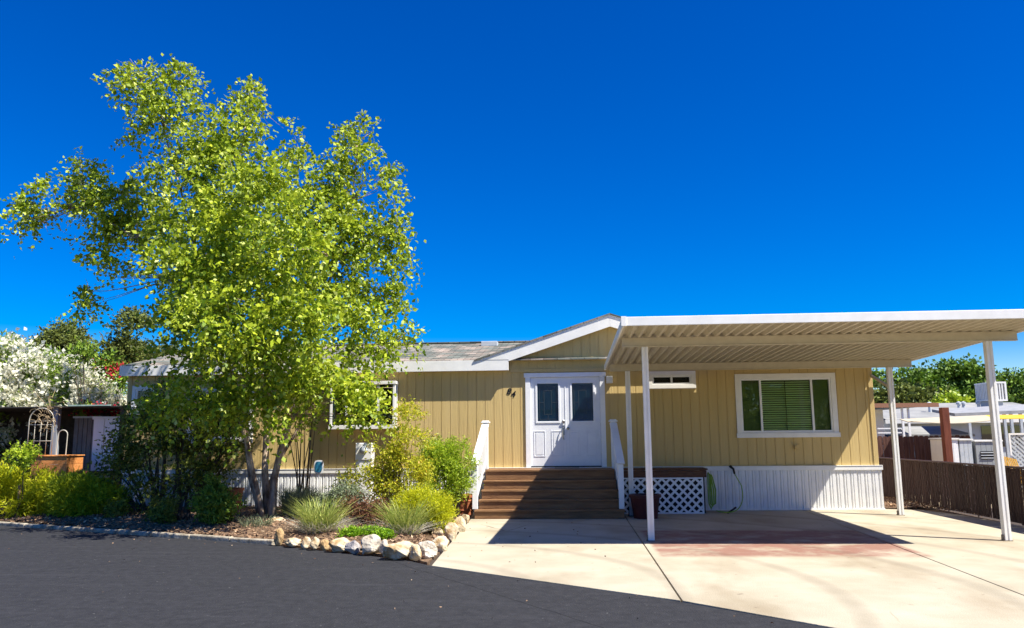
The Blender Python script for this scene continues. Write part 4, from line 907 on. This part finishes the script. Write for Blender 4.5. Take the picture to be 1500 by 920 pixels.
# ------------------------------------------------------------------ right: fences
fx = 8.05
fe = thing('slatted_chain_fence', 'low dark brown slatted chain link fence along the driveway', 'fence', (fx, 20, 0))
FB = mat('brown vinyl slats', (.034, .015, .014), (.065, .033, .028), .7, 3, .3, 40, (8, 8, .5))
fs_ = MB(); y = 9.0
while y < 27:
    h = 1.0+random.uniform(-.012, .02); xo = fx+random.uniform(-.006, .006)
    fs_.box(xo-.004, xo+.004, y, y+.034-(.012 if random.random() < .04 else 0), .03+(random.uniform(0, .3) if random.random() < .03 else 0), h); y += .0355
fs_.build('slats', FB, fe)
wr = MB(); y = 9.0
while y < 27:
    for sg in (1, -1): wr.bar((fx-.012, y, .03 if sg > 0 else 1.03), (fx-.012, y+.5, 1.03 if sg > 0 else .03), .004)
    y += .12
wr.build('wire_mesh', mat('brown coated wire', (.07, .04, .035), rough=.5), fe)
rl = MB(); rl.tube([(fx, 9, 1.02), (fx, 27, 1.02)], .02, 8); rl.build('top_rail', MATS['brown coated wire'], fe)
for y in (9.3, 12.3, 15.3, 18.3, 21.3, 24.3): MB().tube([(fx+.03, y, 0), (fx+.03, y, 1.04)], .03, 8).build('fence_post', MATS['brown coated wire'], fe)
wf = thing('board_fence', 'dark wooden board fence with dog eared tops behind the low slatted fence', 'fence', (10, 25, 0))
WB = mat('dark fence boards', (.07, .03, .024), (.15, .075, .055), .85, 3, .5, 20, (6, 6, .4))
x0_ = at(1278, 640, Y=25)[0]; x1_ = at(1420, 640, Y=25)[0]; x = x0_; wb = MB()
while x < x1_:
    h = at(1300, 639, Y=25)[2]+random.uniform(-.02, .02); w_ = .14; c = x+w_/2; yo = 25+random.uniform(-.008, .008)
    wb.prism([(x, 0), (x+w_, 0), (x+w_, h-.04), (x+w_-.03, h), (x+.03, h), (x, h-.04)], yo, yo+.02); x += .15
wb.build('boards', WB, wf); MB().box(x0_, x1_, 25.04, 25.08, 1.3, 1.38).box(x0_, x1_, 25.04, 25.08, .3, .38).build('fence_rail', WB, wf)
c = at(1386, 640, Y=21.5); rp = MB(); zt = at(1386, 597, Y=21.5)[2]; rp.box(c[0]-.09, c[0]+.09, 21.4, 21.58, 0, zt); tag(rp.build('wooden_post', mat('rust red post', (.13, .035, .02), (.20, .06, .032), .8, 5, .3, 20, (5, 5, .5)), base=(c[0], 21.5, 0), bevel=.008), 'tall rust red square wooden post beyond the slatted fence', 'post')

# ------------------------------------------------------------------ right: neighbours
GREYW = mat('pale blue grey wall', (.42, .46, .50), (.50, .53, .56), .7, 3)
ROOFL = mat('light composition roof', (.22, .225, .225), (.32, .32, .31), .9, 1.5, .3, 30)
def X(px, Y): return at(px, 600, Y=Y)[0]
def Z(px, py, Y): return at(px, py, Y=Y)[2]
nh = thing('neighbour_home', 'pale grey mobile home with broad light roof across the fence', 'house', (X(1450, 36), 36, 0))
Y0 = 32.; Y1 = 37.; xa, xb = X(1297, Y0), X(1590, Y0)
ze = Z(1340, 614, Y0); zr = Z(1423, 590, Y1)
r_ = MB(); r_.add([(xa, Y0, ze), (xb, Y0, ze), (xb, Y1, zr), (xa+.4, Y1, zr), (xa, Y0, ze-.1), (xb, Y0, ze-.1), (xb, Y1+5, ze), (xa, Y1+5, ze)], [(0, 1, 2, 3), (0, 4, 5, 1), (3, 2, 6, 7), (0, 3, 7)])
nr = r_.build('roof', ROOFL, nh)
MB().box(xa+.3, xb-.3, Y0+.3, Y1+4.7, 0, ze).build('wall', GREYW, nh)
MB().box(xa-.05, xb, Y0-.04, Y0-.005, ze-.16, ze-.01).build('eave_fascia', TRIM, nh)
for px_, py_ in ((1362, 605), (1412, 599), (1434, 590), (1405, 597)):
    yv = Y0+2.; xv = X(px_, yv); zv = ze+(zr-ze)*.4; MB().tube([(xv, yv, zv-.1), (xv, yv, zv+.32)], .06, 8).lathe((xv, yv, zv+.3), [(.1, 0), (.1, .08), (.02, .12)], 10).build('roof_vent', METALG, nr)
for px_ in (1440, 1478): MB().box(X(px_, Y0), X(px_, Y0)+.9, Y0+.27, Y0+.31, 1.1, 1.9).build('window', GLASS, nh)
ya = 33.5; ac = thing('rooftop_cooler', 'white louvred evaporative cooler box on the light roof', 'cooler', (X(1456, ya), ya, zr))
x0_, x1_ = X(1450, ya), X(1476, ya); z0_, z1_ = Z(1456, 587, ya), Z(1456, 560, ya)
MB().box(x0_, x1_, ya, ya+1.0, z0_, z1_).build('cooler_body', mat('cooler grey', (.36, .35, .33), rough=.6), ac)
f_ = MB(); f_.frame(x0_-.02, x1_+.02, z0_-.02, z1_+.02, .07, ya-.05, ya-.003)
k = x0_+.12
while k < x1_-.1: f_.box(k, k+.045, ya-.04, ya-.004, z0_+.05, z1_-.05); k += .1
f_.build('louvre_grille', TRIM, ac)
f_ = MB(); k = ya+.06
while k < ya+.95: f_.box(x0_-.03, x0_-.002, k, k+.05, z0_+.06, z1_-.06); k += .12
f_.box(x0_-.03, x0_-.002, ya, ya+1.0, z0_, z0_+.055).box(x0_-.03, x0_-.002, ya, ya+1.0, z1_-.055, z1_).build('louvre_grille', TRIM, ac); MB().box(x0_+.1, x1_-.1, ya+.1, ya+.9, z0_-.5, z0_-.003).build('cooler_stand', METALG, ac)
# porch awning of the neighbour, nearer
yw = 27.; aw = thing('porch_awning', 'flat white metal awning on thin grey posts right of the rust red post', 'awning', (X(1460, yw), yw, 0))
z0_ = Z(1450, 604, yw); MB().add([(X(1398, yw), yw, z0_-.02), (X(1560, yw), yw, z0_+.1), (X(1560, yw)+.6, yw+3, z0_+.35), (X(1398, yw)+.6, yw+3, z0_+.2), (X(1398, yw), yw, z0_-.12), (X(1560, yw), yw, z0_), (X(1560, yw)+.6, yw+3, z0_+.25), (X(1398, yw)+.6, yw+3, z0_+.1)], [(0, 1, 2, 3), (0, 4, 5, 1), (7, 6, 5, 4), (0, 3, 7, 4)]).build('awning_roof', mat('dull awning metal', (.26, .27, .28), (.38, .38, .38), .6, 4), aw)
for px_ in (1420, 1472, 1482, 1496): MB().box(X(px_, yw)-.04, X(px_, yw)+.04, yw+.05, yw+.13, 0, z0_-.02).build('awning_post', METALG, aw)
# shade cloth, cream turning to yellow
ys = 24.2; n = 16; pts = []
def sail(pxa, pxb, top, bot, M, name, label):
    mb = MB(); 
    for i in range(n+1):
        t = i/n; px_ = pxa+(pxb-pxa)*t; sag = math.sin(math.pi*t)
        zt_ = Z(px_, top[0]*(1-t)+top[1]*t, ys); zb_ = Z(px_, bot[0]*(1-t)+bot[1]*t+bot[2]*sag, ys)
        mb.v += [(X(px_, ys), ys+.9, zt_+.06), (X(px_, ys), ys+.3, (zt_+zb_)/2-.02), (X(px_, ys), ys, zb_)]
    for i in range(n):
        for j in range(2): mb.f.append((i*3+j, (i+1)*3+j, (i+1)*3+j+1, i*3+j+1))
    o = mb.build(name, M, base=(X((pxa+pxb)/2, ys), ys, 2)); s_ = o.modifiers.new('t', 'SOLIDIFY'); s_.thickness = .02
    tag(o, label, 'shade cloth')
sail(1335, 1465, (617, 611), (618, 615, 4), mat('cream canvas', (.42, .37, .27), (.5, .44, .33), .8, 4), 'shade_cloth', 'sagging cream shade cloth stretched behind the rust red post')
sail(1465, 1560, (611, 610), (614, 613, 0), mat('yellow canvas', (.75, .42, .03), (.85, .52, .05), .8, 4), 'shade_cloth', 'yellow shade cloth strip at the right edge of the picture')
# small blue grey shed
ysd = 28.5; sd = thing('garden_shed', 'low blue grey shed with pale gable roof above the board fence', 'shed', (X(1370, ysd), ysd, 0))
x0_, x1_ = X(1317, ysd), X(1417, ysd); zb_ = Z(1360, 636, ysd); zt_ = Z(1345, 624, ysd)
MB().box(x0_, x1_, ysd, ysd+2.5, 0, zb_).build('wall', mat('slate blue wall', (.10, .14, .20), rough=.8), sd)
MB().add([(x0_-.1, ysd-.15, zb_), (x1_+.1, ysd-.15, zb_-.02), (x1_-.2, ysd+1.6, zt_), (x0_+.7, ysd+1.6, zt_), (x0_-.1, ysd-.15, zb_-.07), (x1_+.1, ysd-.15, zb_-.09)], [(0, 1, 2, 3), (0, 4, 5, 1)]).build('roof', ROOFL, sd)
# cabinets
yc = 23.4
def cab(pa, pb, pyt, label, M, vent=False, Y=yc):
    x0_, x1_ = X(pa, Y), X(pb, Y); zt_ = Z(pa, pyt, Y); t = thing('utility_cabinet', label, 'cabinet', ((x0_+x1_)/2, Y, 0))
    b_ = MB(); x = x0_; st_ = (x1_-x0_)/max(2, round((x1_-x0_)/.13))
    while x < x1_-.02: b_.box(x, x+st_-.008, Y, Y+.03, 0, zt_); x += st_
    b_.box(x0_, x1_, Y+.031, Y+.8, 0, zt_-.01); b_.build('cabinet_body', M, t); MB().box(x0_-.03, x1_+.03, Y-.03, Y+.83, zt_, zt_+.04).build('cabinet_top', TRIM, t)
    if vent:
        v = MB(); va, vb = X(1430, Y), X(1449, Y); z0v, z1v = Z(1440, 673, Y), Z(1440, 661, Y); v.box(va, vb, Y-.012, Y-.001, z0v, z1v); vv = v.build('vent_opening', DARK, t)
        s_ = MB()
        for k in range(3): z = z0v+(z1v-z0v)*(k+.5)/3; s_.box(va, vb, Y-.03, Y-.013, z-.012, z+.012)
        s_.build('vent_louvre', METALG, vv)
cab(1377, 1399, 644, 'white upright cabinet directly behind the rust red post', WHITE)
cab(1401, 1419, 645, 'plain grey cabinet next to the white one beyond the fence', METALG)
cab(1424, 1462, 647, 'ribbed grey cabinet with a small dark louvred vent', mat('ribbed grey paint', (.30, .32, .33), rough=.6), True)
# lattice screen and yellow lounger
ylt = 25.5; xa_, xb_ = X(1474, ylt), X(1545, ylt); za_, zb_ = .5, Z(1490, 636, ylt); X0, X1, Z0, Z1 = xa_, xb_, za_, zb_; lt = MB()
for sgn in (1, -1):
    k = -3.
    while k < 6:
        px_ = X0+k; c = clipseg(px_, Z0, sgn*.7071, .7071)
        if c: lt.bar((px_+sgn*.7071*c[0], ylt+.01*sgn, Z0+.7071*c[0]), (px_+sgn*.7071*c[1], ylt+.01*sgn, Z0+.7071*c[1]), .01, .05)
        k += .14
ls = thing('lattice_screen', 'white lattice screen below the neighbour awning at far right', 'screen', ((xa_+xb_)/2, ylt, 0)); lt.build('lattice', METALG, ls); MB().frame(xa_-.03, xb_+.03, za_-.5, zb_+.03, .05, ylt-.04, ylt-.02).build('screen_frame', WHITE, ls)
yl = 21.8; bl = thing('yellow_bench', 'yellow slatted bench back showing above the slatted fence', 'bench', (X(1480, yl), yl, 0)); bm = MB(); c0_ = X(1466, yl); c1_ = X(1492, yl); z1_ = Z(1475, 667, yl)
for k in range(9): t = k/8; x = c0_+(c1_-c0_-.06)*t; bm.prism([(x, .4), (x+.026, .4), (x+.026-.15, z1_-.1*t), (x-.15, z1_-.1*t)], yl, yl+.02)
bm.build('back_slats', mat('yellow paint', (.75, .42, .04), (.8, .5, .08), .6, 6), bl); MB().box(c0_-.05, c1_, yl-.4, yl+.06, .36, .40).build('seat', MATS['yellow paint'], bl)
for x in (c0_, c1_-.06): MB().box(x, x+.05, yl-.38, yl-.33, 0, .36).build('leg', MATS['yellow paint'], bl)
# white neighbour with brown edged awning, seen past the home's corner
yn = 29.; nb = thing('white_cottage', 'small white cottage with brown edged flat awning past the home corner', 'house', (X(1300, yn), yn, 0))
MB().box(X(1262, yn), X(1293, yn), yn, yn+6, 0, Z(1290, 600, yn)).build('wall', WHITE, nb)
MB().box(X(1255, yn), X(1345, yn), yn-1.5, yn+4, Z(1300, 597, yn), Z(1300, 594, yn)+.0).build('awning_roof', ROOFL, nb)
MB().box(X(1255, yn), X(1345, yn)+.02, yn-1.56, yn-1.51, Z(1300, 599, yn), Z(1300, 593, yn)).build('awning_fascia', mat('brown fascia', (.30, .15, .09), rough=.7), nb)
for px_ in (1321, 1330): MB().box(X(px_, yn-1.4)-.03, X(px_, yn-1.4)+.03, yn-1.43, yn-1.37, 0, Z(1300, 599, yn)-.01).build('awning_post', WHITE, nb)
rr_ = MB()
for zz_ in (634, 628): rr_.bar((X(1283, yn-1.4), yn-1.4, Z(1300, zz_, yn)), (X(1318, yn-1.4), yn-1.4, Z(1300, zz_, yn)), .04)
rr_.build('porch_rail', WHITE, nb)

# far trees, right
for lab, lst, tpx, nn, MM in (
    ('dark green oak showing between home corner and back post', [(1265, 584, 30, 34), (1290, 592, 26, 26), (1240, 590, 30, 30)], 1270, 2200, L_OAK),
    ('broad green oak just right of the back carport post', [(1328, 570, 30, 24), (1348, 590, 34, 18), (1316, 590, 24, 24)], 1335, 2400, L_OAK),
    ('rounded oak with the highest crown left of the near post', [(1408, 563, 34, 22), (1384, 576, 20, 18), (1430, 576, 26, 20), (1405, 588, 44, 14)], 1405, 2800, L_OAK),
    ('distant oak behind the rooftop cooler', [(1478, 572, 26, 18), (1500, 580, 34, 20), (1465, 582, 24, 14), (1540, 572, 34, 26)], 1490, 2400, L_OAK)):
    planktree('oak_tree', lab, lst, 62 if 'distant' not in lab else 75, nn, 9, .3, MM, tpx, thr=-.15, freq=.35)
shrub('roadside_bush', 'small yellow green bush peeking over the light neighbour roof', 'shrub', [(1395, 590, 18, 8), (1385, 594, 12, 6)], 44, 160, 8, .2, L_BUSH, .6, .1, .4, 6, r0=.05)
planktree('oak_tree', 'olive brown low oak behind the brown edged awning', [(1310, 592, 30, 14), (1345, 590, 26, 10)], 50, 900, 8, .25, L_OAKD, 1320, thr=-.3)

# ------------------------------------------------------------------ across the street (seen reflected in the glass)
op = thing('house_across_street', 'grey sided house across the street, reflected in the door glass', 'house', (-1.5, -15, 0))
MB().box(-8, 6, -19, -12, 0, 3.2).build('wall', mat('blue grey siding', (.20, .25, .30), (.26, .31, .36), .8, 4), op)
MB().prism([(-8.4, 3.21), (6.4, 3.21), (4.5, 4.9), (-6.5, 4.9)], -19.3, -11.7).build('roof', ROOFL, op)
for x in (-6, -3.1, -.6, 2.4):
    fz = MB().frame(x, x+1.1, 1.1, 2.5, .1, -11.995, -11.93).box(x+.5, x+.6, -11.995, -11.94, 1.2, 2.4).build('window', WHITE, op); MB().box(x+.1, x+1.0, -11.994, -11.96, 1.2, 2.4).build('pane', DARK, fz)
def backtree(x, y, r, h, label):
    t = thing('shade_tree', label, 'tree', (x, y, 0), 'trees across the street'); L = [(x+random.uniform(-1, 1), y+random.uniform(-1, 1), h*.55+random.uniform(-1, 1.4), r*.7, r*.7, r*.6) for _ in range(6)]
    P, d, i = lobe_points(L, 900, .4, .7, -.2); quads_object('crown', shoots(P, d, 7, .8, .1, .28, .6), L_BUSH, t); MB().tube([(x, y, 0), (x, y, h*.5)], [.2, .12], 8).build('trunk', BARKD, t)
backtree(11, -11, 3.2, 6, 'nearer leafy shade tree across the street, right of the grey house')
backtree(16, -14, 3.4, 7, 'farther leafy shade tree across the street, beyond the nearer one')

P = []
while len(P) < 90:
    px_ = random.uniform(-12, 3); py_ = random.uniform(7, 16)
    lo = np.interp(px_, [p[0] for p in edge_pts], [p[1] for p in edge_pts])
    if py_ < lo-.05 and random.random() < math.exp(-(lo-py_)*.8)+.03: P.append((px_, py_, -.003))
for _ in range(45): P.append((random.uniform(-1.9, 1), random.uniform(10.8, 16), .008))
P = np.array(P); tag(quads_object('leaf_litter', leaf_quads(P, rng.normal(size=P.shape)*np.array([1, 1, .15]), .015+.025*rng.random(len(P)), .5, .1), CHIP), 'scattered dry leaves and bark bits along the asphalt edge', 'leaf litter', kind='stuff')
